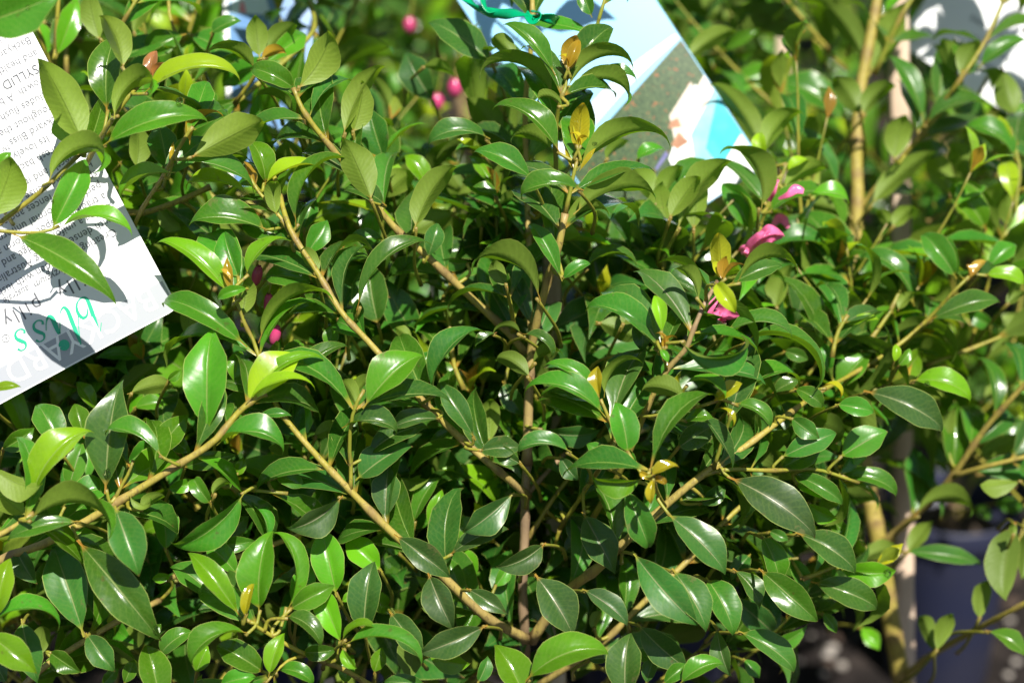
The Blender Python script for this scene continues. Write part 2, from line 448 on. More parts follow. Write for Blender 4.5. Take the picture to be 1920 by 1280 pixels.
# ---------------------------------------------------------------- the leaves one can tell apart
# plants: L near left, C centre, R right.   columns: plant, base xy, tip xy, width, roll, curl, depth, age, fold, dust
# (in units of a survey grid read off the photograph; each leaf is then laid out in metres at its own depth)
SURVEY = {
'A': (0, 0, '''
L -200 165 345 -35 300 -15 .05 .90 .25 12 0
L 470 815 228 322 235 -158 .10 .958 .50 18 0
L 688 395 575 85 200 -155 .12 .962 .72 25 0
L 640 665 862 462 190 138 .42 .952 .45 15 0
L 600 640 640 190 220 15 .10 .985 .25 15 0
L 570 820 1132 635 170 42 .16 .955 .35 24 0
L 800 530 1308 382 110 58 .20 .957 .93 22 0
L 835 440 868 278 92 10 .05 .965 1.95 20 0
L 850 440 938 354 75 120 .20 .963 1.9 25 0
L 480 845 310 600 200 10 .05 .985 .15 14 0
L 480 850 590 510 130 -20 .05 .985 .25 14 0
L 272 1022 582 895 185 130 .42 .945 .40 28 0
L 285 1290 480 880 195 15 .06 .962 .30 20 0
L 330 1275 722 1255 90 62 .20 .960 .50 26 0
L -60 1230 75 870 260 -165 .08 .952 .42 12 0
L -30 960 60 850 90 35 .1 .955 .35 25 0
L 66 1305 645 1652 190 28 .10 .955 .28 20 0
L 1060 810 1215 620 95 120 .25 .975 1.55 25 0
L 1050 890 1475 660 235 165 .12 .97 .62 14 0
L 962 935 965 790 35 0 .05 .985 1.6 30 0
L 978 965 668 1082 165 -48 .12 .975 .45 38 0
L 940 965 880 670 200 12 .05 1.0 .05 12 0
L 760 950 770 700 180 -165 .1 1.03 .45 12 0
L 1655 505 1408 378 190 -38 .16 1.0 .30 30 0
L 1655 505 1852 182 200 -155 .12 .995 .66 22 0
L 1700 620 1760 400 130 10 .08 1.02 .25 15 0
L 1640 640 1440 520 140 -120 .2 1.02 .1 15 0
L 1450 330 1425 85 135 178 .08 1.045 .45 14 0
L 1460 330 1650 130 130 150 .15 1.05 .15 14 0
L 1455 335 1592 290 95 150 .2 1.03 1.6 20 0
L 1430 400 1165 285 90 -118 .2 1.02 .42 20 0
L 1040 190 785 305 200 -25 .08 1.08 .25 18 0
L 1060 190 1330 330 150 30 .08 1.09 .2 18 0
L 562 240 490 -60 130 170 .08 1.05 .45 14 0
L 310 330 430 -20 140 12 .06 1.08 .5 14 0
L 270 320 160 90 90 -60 .06 1.09 .5 14 0
L 740 200 840 -20 110 160 .1 1.09 .45 14 0
L 1500 1290 1063 1215 185 -40 .14 .995 .25 24 0
L 1395 1095 1045 1010 95 -42 .16 .995 .90 24 0
L 1480 1035 1405 790 160 -22 .18 1.0 .45 20 0
L 1470 1035 1800 930 95 60 .18 .99 .92 24 0
L 1420 1060 1368 895 62 -12 .06 .995 1.65 25 0
L 1430 1070 1320 955 35 -60 .1 .995 1.7 25 0
L 1545 1205 1530 1015 175 172 .25 .985 .40 25 0
L 1655 1270 1905 875 110 62 .22 .985 .30 26 0
L 1690 1290 1760 1110 150 0 .05 1.03 .1 14 0
L 880 1160 1010 1290 100 -140 .1 1.03 .4 14 0
L 1100 1255 820 1300 150 -130 .1 1.04 .45 14 0
L 1020 930 1400 870 110 120 .1 1.01 .3 14 0
L 660 900 900 1000 130 -30 .1 1.05 .2 16 0
L 1180 500 1200 590 80 0 .1 1.08 .3 14 0
L 1170 190 1340 110 110 40 .1 1.06 .2 16 0
'''),
'B': (640, 0, '''
L -620 330 -800 150 170 165 .1 1.12 .35 14 0
L -500 560 -640 600 150 10 .1 1.12 .2 14 .2
L -300 420 -420 230 150 0 .1 1.13 .15 14 .2
L -560 700 -620 860 150 160 .1 1.12 .4 14 0
L -330 760 -480 700 120 150 .1 1.1 .5 14 0
L 10 765 218 356 140 158 .14 1.0 .62 22 0
L 60 755 128 450 150 -160 .10 1.005 .62 18 0
L 175 1135 15 765 200 -165 .10 .99 .45 18 0
C 240 900 150 600 190 8 .05 1.04 .12 14 0
C 405 1292 622 913 165 155 .14 .995 .55 22 0
C 858 365 488 105 190 -12 .08 1.06 .12 14 .15
C 990 345 850 205 230 -160 .25 1.03 .25 25 .1
C 1195 425 925 112 125 -42 .14 1.0 .35 26 0
C 1240 460 1510 138 185 32 .12 1.02 .12 20 0
C 1265 400 1305 195 120 165 .10 1.0 1.62 28 0
C 1262 395 1330 215 80 20 .10 .995 1.6 28 0
C 1265 385 1222 312 45 -60 .30 .995 1.5 28 0
C 1262 495 1605 330 125 118 .26 1.005 .42 24 0
C 1380 445 1642 428 55 60 .2 1.02 .2 20 0
C 1270 500 1605 530 140 118 .24 1.01 .40 24 0
C 1190 545 798 368 125 -122 .24 1.01 .42 24 0
C 1232 605 1100 570 170 -140 .48 .99 .38 22 0
C 1222 865 883 563 128 -44 .14 .985 .38 26 0
C 1325 870 1348 572 125 178 .10 .985 1.42 30 0
C 1325 870 1300 660 90 -20 .10 .99 1.40 30 0
C 1322 830 1285 745 60 -60 .35 .98 1.5 28 0
C 1322 830 1372 765 70 110 .30 .98 1.45 28 0
C 1290 930 1370 505 210 0 .05 1.03 .06 14 .25
C 1315 955 1808 752 125 118 .26 .98 .50 24 0
C 1302 960 1245 820 30 0 .05 .985 1.5 30 0
C 1328 955 1422 820 30 0 .05 .98 1.5 30 0
C 1080 1010 750 823 140 -38 .14 .975 .25 26 0
C 1352 1065 1010 1070 205 -42 .20 .965 .32 40 0
C 1298 1200 1735 1052 200 132 .18 .985 .45 22 0
C 830 778 492 792 120 -42 .20 1.03 .15 22 .25
C 880 1105 735 1035 110 -30 .1 1.04 .3 20 0
C 1185 850 955 765 120 -125 .2 1.02 .42 22 0
C 1240 1285 1485 1178 120 130 .2 .99 .55 22 0
C 900 800 705 540 190 -165 .1 1.10 .30 14 0
C 860 730 890 540 140 170 .1 1.11 .45 14 0
C 1770 1160 1610 925 150 -160 .15 1.07 .45 20 0
C 1790 1160 1895 925 150 150 .15 1.07 .40 20 0
C 1640 900 1800 830 100 40 .2 1.08 .4 20 0
C 1790 1290 1640 1115 130 -165 .1 1.08 .62 18 0
C 1470 900 1600 780 160 130 .1 1.08 .25 18 0
C 490 1060 360 860 150 -30 .1 1.06 .72 18 0
C 210 1120 410 950 230 160 .1 1.06 .58 18 0
C 250 1150 20 1055 110 -40 .16 1.0 .15 20 .1
C 640 1190 400 1290 150 -160 .1 1.06 .3 16 0
C 780 1290 790 1160 90 170 .1 1.06 .6 16 0
C 1400 100 1340 -60 110 10 .1 1.02 .15 16 0
C 1130 1190 1110 960 150 0 .1 1.05 .12 14 0
C 440 370 640 420 120 130 .1 1.10 .35 14 0
C 590 110 760 190 110 0 .1 1.10 .08 14 0
C 520 580 350 290 190 0 .1 1.12 .0 10 .4
C 800 560 1120 640 150 0 .1 1.12 .05 10 .1
C 820 900 1060 960 140 170 .1 1.09 .3 10 0
C 480 1020 620 1130 120 0 .1 1.09 .2 10 0
'''),
'C': (1280, 0, '''
R 1040 425 1240 10 210 165 .08 1.20 .50 14 0
R 1035 380 790 10 150 -150 .12 1.20 .15 16 0
R 1000 330 720 20 130 -120 .12 1.24 .2 16 0
R 930 690 535 432 190 -22 .12 1.22 .25 20 .1
R 1000 650 850 428 150 -165 .15 1.17 .2 16 0
R 1005 655 1168 470 170 150 .20 1.16 .25 16 0
R 1345 690 1158 290 110 -30 .10 1.17 .20 20 .1
R 1535 430 1450 212 120 -170 .15 1.16 .2 16 0
R 1545 440 1650 225 150 160 .15 1.15 .3 16 0
R 1480 420 1410 240 70 -130 .15 1.18 .6 16 0
R 1650 385 1910 205 100 25 .12 1.15 .20 20 0
R 1340 710 1715 570 110 60 .20 1.16 .15 22 .1
R 1180 905 1240 640 190 172 .10 1.17 .50 14 0
R 1040 1160 1400 830 140 160 .10 1.18 .48 14 0
R 1110 1040 1330 900 110 160 .10 1.19 .48 14 0
C 450 880 645 618 130 145 .22 1.10 .52 20 0
C 450 860 170 450 150 -150 .10 1.14 .45 14 0
R 870 1055 640 690 90 -55 .12 1.15 .15 20 0
C 435 1185 268 820 150 -120 .26 1.05 .30 22 0
C 690 1105 925 1120 120 45 .24 1.09 .62 22 .2
R 1165 1275 1290 1150 170 165 .15 1.15 .55 16 0
R 1160 1280 1090 1160 90 -160 .15 1.16 .4 16 0
R 960 1220 690 1130 190 -150 .15 1.16 .28 16 0
R 1700 1290 1500 1020 180 -14 .10 1.13 .55 20 0
R 1880 1290 1800 1080 150 160 .10 1.16 .30 16 0
C 20 340 290 160 130 150 .15 1.15 .55 16 0
C 10 480 290 640 120 170 .1 1.15 .5 16 0
C -30 1290 252 878 170 150 .14 1.05 .50 18 0
C -80 1230 90 980 150 170 .10 1.04 .60 18 0
C 60 1300 90 960 150 165 .10 1.06 .50 18 0
C -60 1300 -130 1010 150 160 .10 1.07 .50 18 0
C 470 940 430 740 90 20 .2 1.09 .9 20 0
C 580 960 700 890 90 40 .2 1.09 .93 20 0
C 560 1060 790 930 130 150 .2 1.09 .55 20 0
C 480 1190 690 1080 120 30 .15 1.08 .45 20 0
C 420 1200 220 1030 170 -10 .1 1.09 .25 20 0
C 380 1290 250 1070 130 10 .1 1.08 .3 20 0
R 1780 370 1850 640 170 -165 .1 1.18 .15 14 0
R 1860 900 1600 690 120 -50 .2 1.16 .3 22 0
R 1850 830 1760 640 60 0 .1 1.16 .95 20 0
R 1620 1010 1500 790 200 -170 .1 1.19 .25 14 0
R 1500 1100 1390 830 150 170 .1 1.22 .45 14 0
R 1590 700 1780 830 150 150 .1 1.2 .45 14 0
R 1900 560 1870 690 100 20 .1 1.2 .45 14 .2
C 200 130 420 60 160 10 .1 1.35 .3 14 .2
C 480 330 350 170 200 10 .1 1.4 .3 14 .4
C 280 560 310 320 200 -10 .1 1.35 .0 14 .1
C 100 330 230 480 130 20 .1 1.3 .3 14 .2
R 1130 90 1260 -40 90 60 .1 1.2 .5 14 0
R 870 60 640 -10 130 -130 .1 1.2 .4 14 0
R 1210 250 1330 160 80 20 .1 1.3 .25 14 .2
'''),
'D': (0, 425, '''
L 1285 385 898 48 140 -24 .10 .975 .72 20 0
L 1338 300 1240 22 190 10 .10 .978 .25 24 0
L 1370 285 1592 55 75 62 .14 .975 .70 24 0
L 1295 375 1265 165 62 0 .05 .972 1.6 30 0
L 1290 300 1232 232 30 -40 .1 .970 1.7 30 0
L 1352 505 1372 280 150 175 .14 .985 .52 18 0
L 1330 420 1390 340 60 120 .3 .97 .3 22 0
L 1392 345 1215 402 75 0 .22 .968 .4 30 0
L 1378 672 912 400 160 -38 .18 .980 .28 24 0
L 1160 1178 1168 565 275 4 .06 .965 .42 18 0
L 1368 992 1672 694 215 14 .12 .965 .97 20 0
L 1372 992 1742 870 70 55 .18 .960 .85 24 0
L 1420 930 1790 722 70 50 .18 .970 .6 24 0
L 1445 650 1810 345 120 105 .20 .982 .50 20 0
L 1770 275 1690 120 200 -158 .18 .985 .40 18 0
L 1700 170 1830 -40 150 5 .08 1.0 .25 14 .1
L 1600 60 1350 -20 150 -20 .1 1.0 .25 22 0
L 340 1270 210 980 200 -8 .08 .985 .25 18 .1
L 590 1490 665 850 255 10 .06 .965 .10 24 .35
L 910 1290 605 1118 185 -44 .16 .955 .28 36 .1
L 165 1560 468 1122 180 32 .14 .952 .82 24 0
L 860 1290 1048 1048 160 14 .1 .985 .40 18 0
L 1210 1222 1568 1205 120 52 .26 .960 .25 26 .1
L 1420 1072 1622 1045 60 40 .1 .97 .1 20 .1
L 1190 1180 1310 1010 130 0 .1 .985 .25 20 .1
L 1600 1020 1910 645 120 42 .14 .995 .15 24 .2
L 930 860 1012 800 60 0 .1 .99 .45 20 0
L 710 935 975 880 110 150 .15 1.0 .50 18 0
L 740 1010 935 985 95 20 .1 1.03 .45 18 0
L 1060 640 1045 430 120 -170 .1 1.02 .50 18 0
L -60 915 112 888 60 20 .1 .955 .80 24 0
L 1740 1180 1910 1120 150 160 .15 1.0 .45 20 0
L 1310 880 1345 690 110 0 .1 .99 .45 20 0
L 1590 700 1480 440 120 30 .1 1.03 .2 16 0
L 1460 290 1720 300 150 30 .2 1.0 .2 24 0
L 1900 530 1700 370 110 -30 .1 1.02 .3 18 0
L 1640 480 1860 470 100 140 .1 1.04 .5 18 0
L 1640 960 1700 1180 120 20 .1 1.0 .5 18 0
L 540 1030 430 860 100 -30 .1 1.02 .5 18 0
L 470 1180 420 980 160 10 .1 1.0 .4 18 0
L 930 1170 1060 1260 130 0 .1 1.0 .3 18 .1
L 0 1250 190 1130 200 0 .1 1.0 .35 18 0
L 1700 630 1560 760 110 0 .1 1.03 .4 18 0
L 1280 130 1240 240 60 20 .1 1.02 .4 18 0
L 1840 700 1860 540 140 10 .1 1.02 .45 18 .1
L 620 960 900 760 120 170 .1 1.05 .1 18 0
'''),
'E': (640, 425, '''
L 88 468 452 60 115 48 .16 .985 .18 24 .15
L 210 565 150 185 240 4 .06 1.04 .15 14 .25
C 122 1015 442 695 235 16 .10 .965 .52 20 0
L 88 1020 -10 860 130 -150 .2 .98 .45 20 0
L 70 1015 230 850 110 120 .2 .985 .4 20 0
C 560 1072 298 1112 230 -36 .20 .985 .12 38 .6
C 508 960 748 560 120 55 .20 .985 .12 24 .1
C 868 590 745 665 110 -45 .1 .995 .2 40 .2
C 1110 415 762 175 170 -128 .30 .985 .32 22 0
C 1060 560 905 225 130 -20 .1 1.03 .05 18 .1
C 930 340 850 190 110 160 .2 1.0 .2 18 .1
C 1010 600 1172 718 110 30 .20 1.0 .2 36 .2
C 1010 600 850 590 80 -110 .2 1.0 .2 22 .2
C 750 1190 552 865 150 -10 .08 1.0 .1 18 .35
C 830 1215 835 955 150 172 .10 1.03 .52 18 0
C 5 1125 302 1135 130 45 .24 .975 .15 38 .3
C 130 1290 475 1095 160 25 .1 .985 .15 18 .3
C 1475 1065 1040 883 125 -40 .18 .965 .35 26 0
C 1440 955 1152 755 95 -40 .16 .97 .42 26 0
C 1440 950 1425 775 85 8 .08 .965 1.5 30 0
C 1468 955 1652 735 95 105 .18 .972 .50 22 0
C 1600 1275 1536 975 185 -6 .08 .952 .40 20 0
C 1930 965 1680 900 150 -135 .20 .955 .32 22 0
C 1765 690 1388 430 175 -48 .16 .965 .25 30 0
C 1788 605 1750 378 95 6 .08 .955 .82 28 0
C 1800 690 1860 610 60 120 .2 .95 1.6 25 0
C 1800 690 1770 590 40 -60 .2 .95 1.65 25 0
C 1775 680 1825 755 80 20 .1 .948 .5 30 0
C 1300 385 1632 230 190 150 .1 1.10 .58 16 0
C 1150 590 1485 425 200 25 .1 1.07 .06 16 .3
C 1232 305 1055 -20 110 -38 .1 .985 .3 36 .1
C 1232 300 1385 200 80 35 .15 .985 .3 30 .1
C 1350 240 1640 190 90 60 .2 1.03 .3 24 .2
C 1285 1260 995 1245 130 -44 .22 .96 .22 36 .2
C 1060 850 870 730 200 -150 .22 .99 .2 18 .1
C 1060 770 1230 700 120 130 .2 1.0 .2 18 .1
C 640 330 620 600 220 170 .1 1.06 .15 14 0
C 720 200 560 190 150 20 .1 1.04 .2 14 .1
C 660 480 780 290 160 0 .1 1.08 .0 14 .3
C 480 180 540 -20 120 10 .1 1.02 .1 16 .2
C 0 110 150 170 130 0 .1 1.02 .35 16 0
C 20 100 230 60 140 10 .1 1.03 .25 16 0
C 400 640 300 560 140 -160 .1 1.02 .55 16 0
C 370 800 500 700 160 10 .1 1.02 .2 16 .2
C 1080 30 1340 40 120 150 .1 1.05 .55 16 0
C 1290 80 1500 40 120 150 .1 1.08 .35 16 0
C 1420 530 1660 620 200 160 .1 1.04 .2 16 0
C 1560 560 1700 370 180 165 .1 1.03 .2 16 .1
C 1540 700 1720 800 90 -10 .1 1.0 .1 16 .2
C 1300 600 1420 700 120 160 .1 1.06 .2 16 .1
C 1100 1130 1440 1150 130 -10 .1 1.03 .1 18 .5
C 760 1250 1010 1230 140 0 .1 1.0 .1 18 .4
C 900 860 1010 1050 150 0 .1 1.05 .05 18 .2
C 1350 920 1290 820 100 0 .1 1.08 .7 16 0
C 1700 480 1680 700 130 0 .1 1.0 .1 18 .1
C 1480 1290 1370 1210 130 -10 .1 .97 .35 18 .1
'''),
'F': (1280, 425, '''
C 215 310 200 30 145 178 .08 .975 1.25 28 0
C 215 300 175 190 90 -30 .1 .972 1.3 28 0
C 225 305 240 160 70 150 .1 .968 1.65 26 0
C 225 305 332 200 60 110 .15 .965 1.65 26 0
C 180 308 292 472 175 -10 .12 .950 1.12 30 0
C 300 325 625 205 125 112 .24 .965 .55 22 0
C 250 330 560 205 130 20 .1 1.0 .25 20 .1
C 90 415 -45 235 140 -135 .22 .955 .45 24 0
C -15 640 348 662 205 -34 .26 .945 .25 40 0
C 230 590 605 572 110 50 .20 .975 .25 26 .2
C 330 640 775 838 120 70 .24 1.0 .3 24 .1
C 690 90 645 530 230 2 .05 1.11 .10 16 .45
C 520 470 600 200 190 150 .1 1.09 .5 16 0
C 440 185 805 145 110 62 .26 1.10 .15 26 .15
C 845 945 1045 695 165 12 .10 1.08 .5 18 .1
C 1010 915 1460 1120 200 28 .16 1.04 .08 20 .35
C 870 1290 1140 1130 200 10 .1 1.02 .45 16 .4
C 540 1290 860 1140 150 18 .1 1.0 .2 18 .35
C 290 985 492 1108 125 32 .20 .96 .35 26 .1
C 175 975 330 868 115 30 .1 .955 1.3 26 0
C 200 1010 285 1105 28 50 .3 .958 1.35 26 0
C 355 935 642 855 115 58 .26 1.0 .4 24 .1
C 0 880 240 930 90 60 .20 .955 .5 24 0
R 1120 655 1518 685 130 108 .26 1.10 .22 22 .1
C 1530 290 1345 40 160 -25 .15 1.08 .3 24 .1
C 1535 285 1480 60 110 30 .15 1.09 .4 24 .1
C 1290 445 1020 155 120 -52 .24 1.10 .22 24 .1
C 1170 490 1040 280 110 -100 .2 1.10 .45 20 0
C 1600 290 1690 185 70 40 .15 1.08 1.75 26 0
C 1610 290 1590 210 50 -20 .15 1.08 1.7 26 0
C 1370 525 1770 400 140 28 .16 1.07 .25 22 .3
C 1680 270 1910 310 100 45 .16 1.08 .8 22 0
C 1690 240 1860 90 170 14 .1 1.10 .4 20 .2
C 1200 470 1290 360 100 160 .1 1.09 .65 20 0
C 1270 860 1610 950 130 40 .2 1.06 .75 22 0
C 1180 760 1190 655 60 0 .1 1.05 .85 22 0
C 1200 780 1270 680 90 0 .1 1.05 .6 22 .3
C 820 830 790 650 110 0 .1 1.06 .4 22 .2
C 890 580 760 390 110 -40 .2 1.09 .5 22 .2
C 900 570 1090 510 60 40 .2 1.06 .85 22 0
C 1080 640 1180 450 80 60 .2 1.09 .5 22 .1
C 1070 620 960 480 120 0 .1 1.1 .4 22 .1
C 260 870 330 730 150 0 .1 1.02 .35 18 .2
C 500 930 650 860 160 10 .1 1.04 .3 18 .2
C 560 690 700 740 150 0 .1 1.06 .3 18 .2
C 850 990 1070 1030 120 0 .1 1.0 .35 20 .1
C 620 900 780 1000 110 30 .2 1.0 .3 20 .1
C 780 890 880 950 60 60 .4 1.02 1.4 20 0
C 0 1090 170 1060 80 30 .1 .96 .4 20 0
C -40 1240 180 1100 150 0 .1 .98 .15 20 .3
C 600 1060 760 1180 130 0 .1 1.0 .2 20 .3
R 1900 470 1750 580 160 170 .1 1.25 .4 16 0
R 1680 740 1850 600 130 160 .1 1.22 .5 16 0
R 1660 980 1770 890 100 160 .1 1.2 .6 16 0
R 1750 1150 1910 1080 110 0 .1 1.2 .2 16 .3
R 1480 1270 1520 990 80 160 .1 1.15 .3 16 .1
R 1780 1010 1910 930 150 160 .1 1.2 .5 16 0
C 1730 560 1590 480 140 -10 .1 1.15 .3 16 .1
C 1800 440 1910 360 150 160 .1 1.12 .35 16 0
'''),
'G': (0, 850, '''
L -70 60 232 196 190 -140 .12 .945 .45 22 0
L 150 350 -60 190 260 -165 .08 .950 .55 14 0
L 148 380 622 384 170 100 .24 .940 .35 26 0
L 452 378 28 464 110 -28 .12 .950 .25 22 .1
L 640 292 776 662 235 6 .08 .945 .08 22 .45
L 430 480 872 1025 260 14 .10 .962 .20 20 .25
L 340 300 618 185 155 18 .14 .975 .28 20 .1
L 470 1022 290 500 260 -8 .08 .972 .12 20 .3
L 1365 212 988 532 160 22 .12 .975 .30 24 .1
L 1180 285 1085 140 105 25 .3 .970 .35 20 .1
L 1180 240 1285 175 70 130 .35 .965 .4 20 0
L 925 552 890 270 160 0 .06 1.0 .32 20 .1
L 1345 915 1058 538 160 -18 .10 .955 .62 22 0
L 1450 895 1492 435 225 12 .08 .960 .42 22 0
L 1370 915 1410 728 80 10 .10 .950 1.42 32 0
L 1262 885 960 610 175 -8 .08 .985 .25 20 .15
L 1392 1005 1068 1145 180 -52 .28 .952 .38 24 .05
L 1480 1225 1218 1065 175 -6 .12 .965 .32 20 0
L 1500 1245 1580 998 115 14 .12 .955 .68 24 0
L 1552 1212 1740 1275 130 20 .24 .965 .32 24 0
L 1608 872 1860 738 160 18 .12 .965 .40 24 .1
L 1908 1065 1775 740 160 -8 .10 .970 .65 20 0
L 1590 905 1788 1055 110 42 .22 .955 .22 28 .1
L 1690 1105 1865 1095 110 -25 .2 .97 .22 28 .1
L 1600 880 1575 440 115 -45 .16 .965 .45 26 .05
L 1880 800 1790 410 200 4 .10 .980 .50 22 0
L 1912 232 1622 432 220 24 .12 .975 .05 30 .85
L 480 1000 632 1205 290 4 .12 .968 .05 24 .35
L -80 1000 198 1218 190 -14 .10 .940 .72 20 0
L -40 960 320 920 110 60 .24 .945 .30 26 0
L -30 935 50 585 170 14 .10 .945 .78 20 0
L 120 920 205 1275 190 6 .06 .975 .12 18 .35
L 90 530 195 722 190 -6 .08 .98 .08 24 .35
L 220 1140 250 960 160 170 .14 1.0 .1 18 .2
L 900 1400 822 1062 220 2 .08 .960 .40 22 0
L 1330 680 1150 500 170 -10 .1 .99 .35 20 .1
L 1140 520 1420 490 110 10 .16 1.0 .30 20 .15
L 1090 1230 1160 1070 110 0 .1 .985 .6 20 0
L 890 1125 1065 990 120 12 .16 .985 .3 20 .15
L 1450 900 1330 820 100 0 .1 .99 .3 20 0
L 930 200 1100 150 90 10 .1 1.0 .5 20 0
L 1230 480 1390 350 180 10 .06 1.02 .2 16 .3
L 1380 270 1500 450 80 60 .2 1.0 .25 24 .1
L 700 520 800 515 120 -30 .1 .99 .4 20 0
L 780 330 920 230 130 140 .1 .97 .4 20 0
L 720 230 840 260 90 -120 .3 .965 .35 20 0
L 1010 80 1310 10 110 14 .1 .99 .25 20 .2
L 380 200 460 -60 140 0 .06 1.0 .4 16 .4
L 700 60 860 -80 180 0 .06 1.0 .3 16 .1
L 270 1100 440 1220 150 0 .1 1.0 .3 18 0
L 960 680 850 700 110 0 .1 1.02 .6 16 0
L 1620 850 1740 620 150 0 .1 1.0 .4 18 0
L 1640 940 1740 800 120 0 .1 1.0 .3 18 0
L 690 1290 750 1150 100 10 .1 .98 .35 20 0
L 570 1290 660 1200 120 0 .1 1.0 .3 20 0
L 1220 1290 1420 1240 140 10 .1 .96 .35 20 0
L 830 1020 900 950 140 0 .1 1.02 .3 16 0
L 40 1290 -40 1140 160 0 .1 1.0 .0 16 .2
L 1320 130 1360 20 110 0 .1 1.0 .6 16 0
L 270 580 210 780 140 0 .1 1.02 .1 16 0
L 1540 120 1690 180 120 20 .2 .99 .2 20 .1
'''),
'H': (640, 850, '''
C 295 450 602 685 180 16 .14 .985 .05 24 .6
C 600 570 918 408 130 16 .10 .995 .08 22 .6
C 965 215 692 448 190 18 .12 .985 .08 22 .6
C 1140 495 882 642 195 20 .14 .975 .10 28 .55
C 485 665 612 970 285 6 .10 .970 .06 22 .7
C 700 750 922 892 115 18 .14 .985 .08 26 .6
C 1075 665 1300 1015 270 6 .08 .975 .08 16 .7
C 1345 755 1598 938 150 24 .16 .970 .02 24 .95
C 1625 545 1975 945 225 14 .10 .965 .14 18 .55
C 1590 190 1716 515 200 0 .10 .965 .25 38 .15
C 1690 132 1412 147 195 28 .16 .950 .55 32 0
C 1500 70 1342 78 110 -30 .14 .960 .35 30 .05
C 1728 130 1875 62 100 30 .10 .935 1.45 30 0
C 1722 130 1800 70 70 150 .10 .94 1.4 30 0
C 1745 140 1725 275 62 0 .14 .935 1.5 30 0
C 1740 135 1812 165 50 0 .2 .938 1.6 25 0
C 1735 140 1668 105 50 0 .2 .938 1.6 25 0
C 1650 60 1560 -40 80 0 .1 .96 .4 24 0
C 1345 325 1525 658 250 4 .08 1.0 .08 24 .6
C 1250 330 1440 520 170 0 .1 1.04 .02 20 .5
C 815 955 445 1115 190 24 .14 .965 .06 26 .65
C 125 1010 172 600 220 4 .08 .975 .08 24 .35
C 268 880 445 1125 170 10 .10 .980 .08 22 .4
C 380 1290 400 1000 190 170 .06 1.0 .05 18 .5
C 18 1065 445 1112 105 66 .22 .955 .35 26 .1
L 0 1050 185 962 85 60 .22 .955 .55 24 0
L 5 1080 78 1198 90 -20 .14 .952 .65 26 0
C 478 1120 715 1180 130 -20 .10 .98 .7 18 0
C 1045 1400 868 1055 210 -10 .08 .955 .60 20 0
C 1030 1270 1465 1085 215 34 .20 .950 .55 18 0
C 1590 1400 1605 998 250 2 .06 .960 .18 20 .55
C 1790 1290 1925 1170 150 16 .1 .965 .35 24 0
C 1650 945 1925 1200 190 6 .08 .985 .06 18 .55
C 500 450 560 200 120 8 .10 1.03 .68 18 .1
C 400 400 540 130 110 40 .1 1.03 .4 18 .2
C 242 385 262 60 180 0 .06 .99 .10 22 .5
C 80 150 380 -60 190 22 .08 .985 .12 20 .3
L 230 660 20 470 240 -20 .1 1.0 .62 16 0
C 850 750 935 620 100 0 .1 1.03 .5 16 .4
C 680 800 600 580 110 0 .1 1.02 .3 18 .2
C 760 710 640 520 130 0 .1 1.04 .6 18 0
C 1250 380 1150 250 200 0 .06 1.06 .0 14 .3
C 1230 560 1400 430 220 0 .06 1.05 .0 14 .3
C 1010 60 860 -40 160 0 .1 1.0 .12 18 .4
C 1220 10 1320 150 170 0 .1 1.0 .05 18 .4
C 1540 470 1580 200 90 0 .1 1.06 .2 18 .3
C 1400 990 1450 870 120 150 .1 1.04 .3 18 .1
C 20 1290 60 1120 110 0 .1 1.0 .5 18 0
C 180 1230 230 1080 110 0 .1 1.0 .6 18 0
C 760 1280 820 1130 130 0 .1 1.0 .2 18 .4
C 480 1290 240 1270 110 0 .1 .97 .2 18 .3
C 1370 1150 1500 1140 110 0 .1 1.0 .12 18 .3
C 1700 1290 1750 1130 120 0 .1 .99 .1 18 .4
C 330 560 240 500 100 0 .1 1.04 .35 18 0
C 300 120 500 140 70 -120 .1 1.03 .35 18 0
L 0 830 80 770 110 0 .1 1.0 .6 18 0
'''),
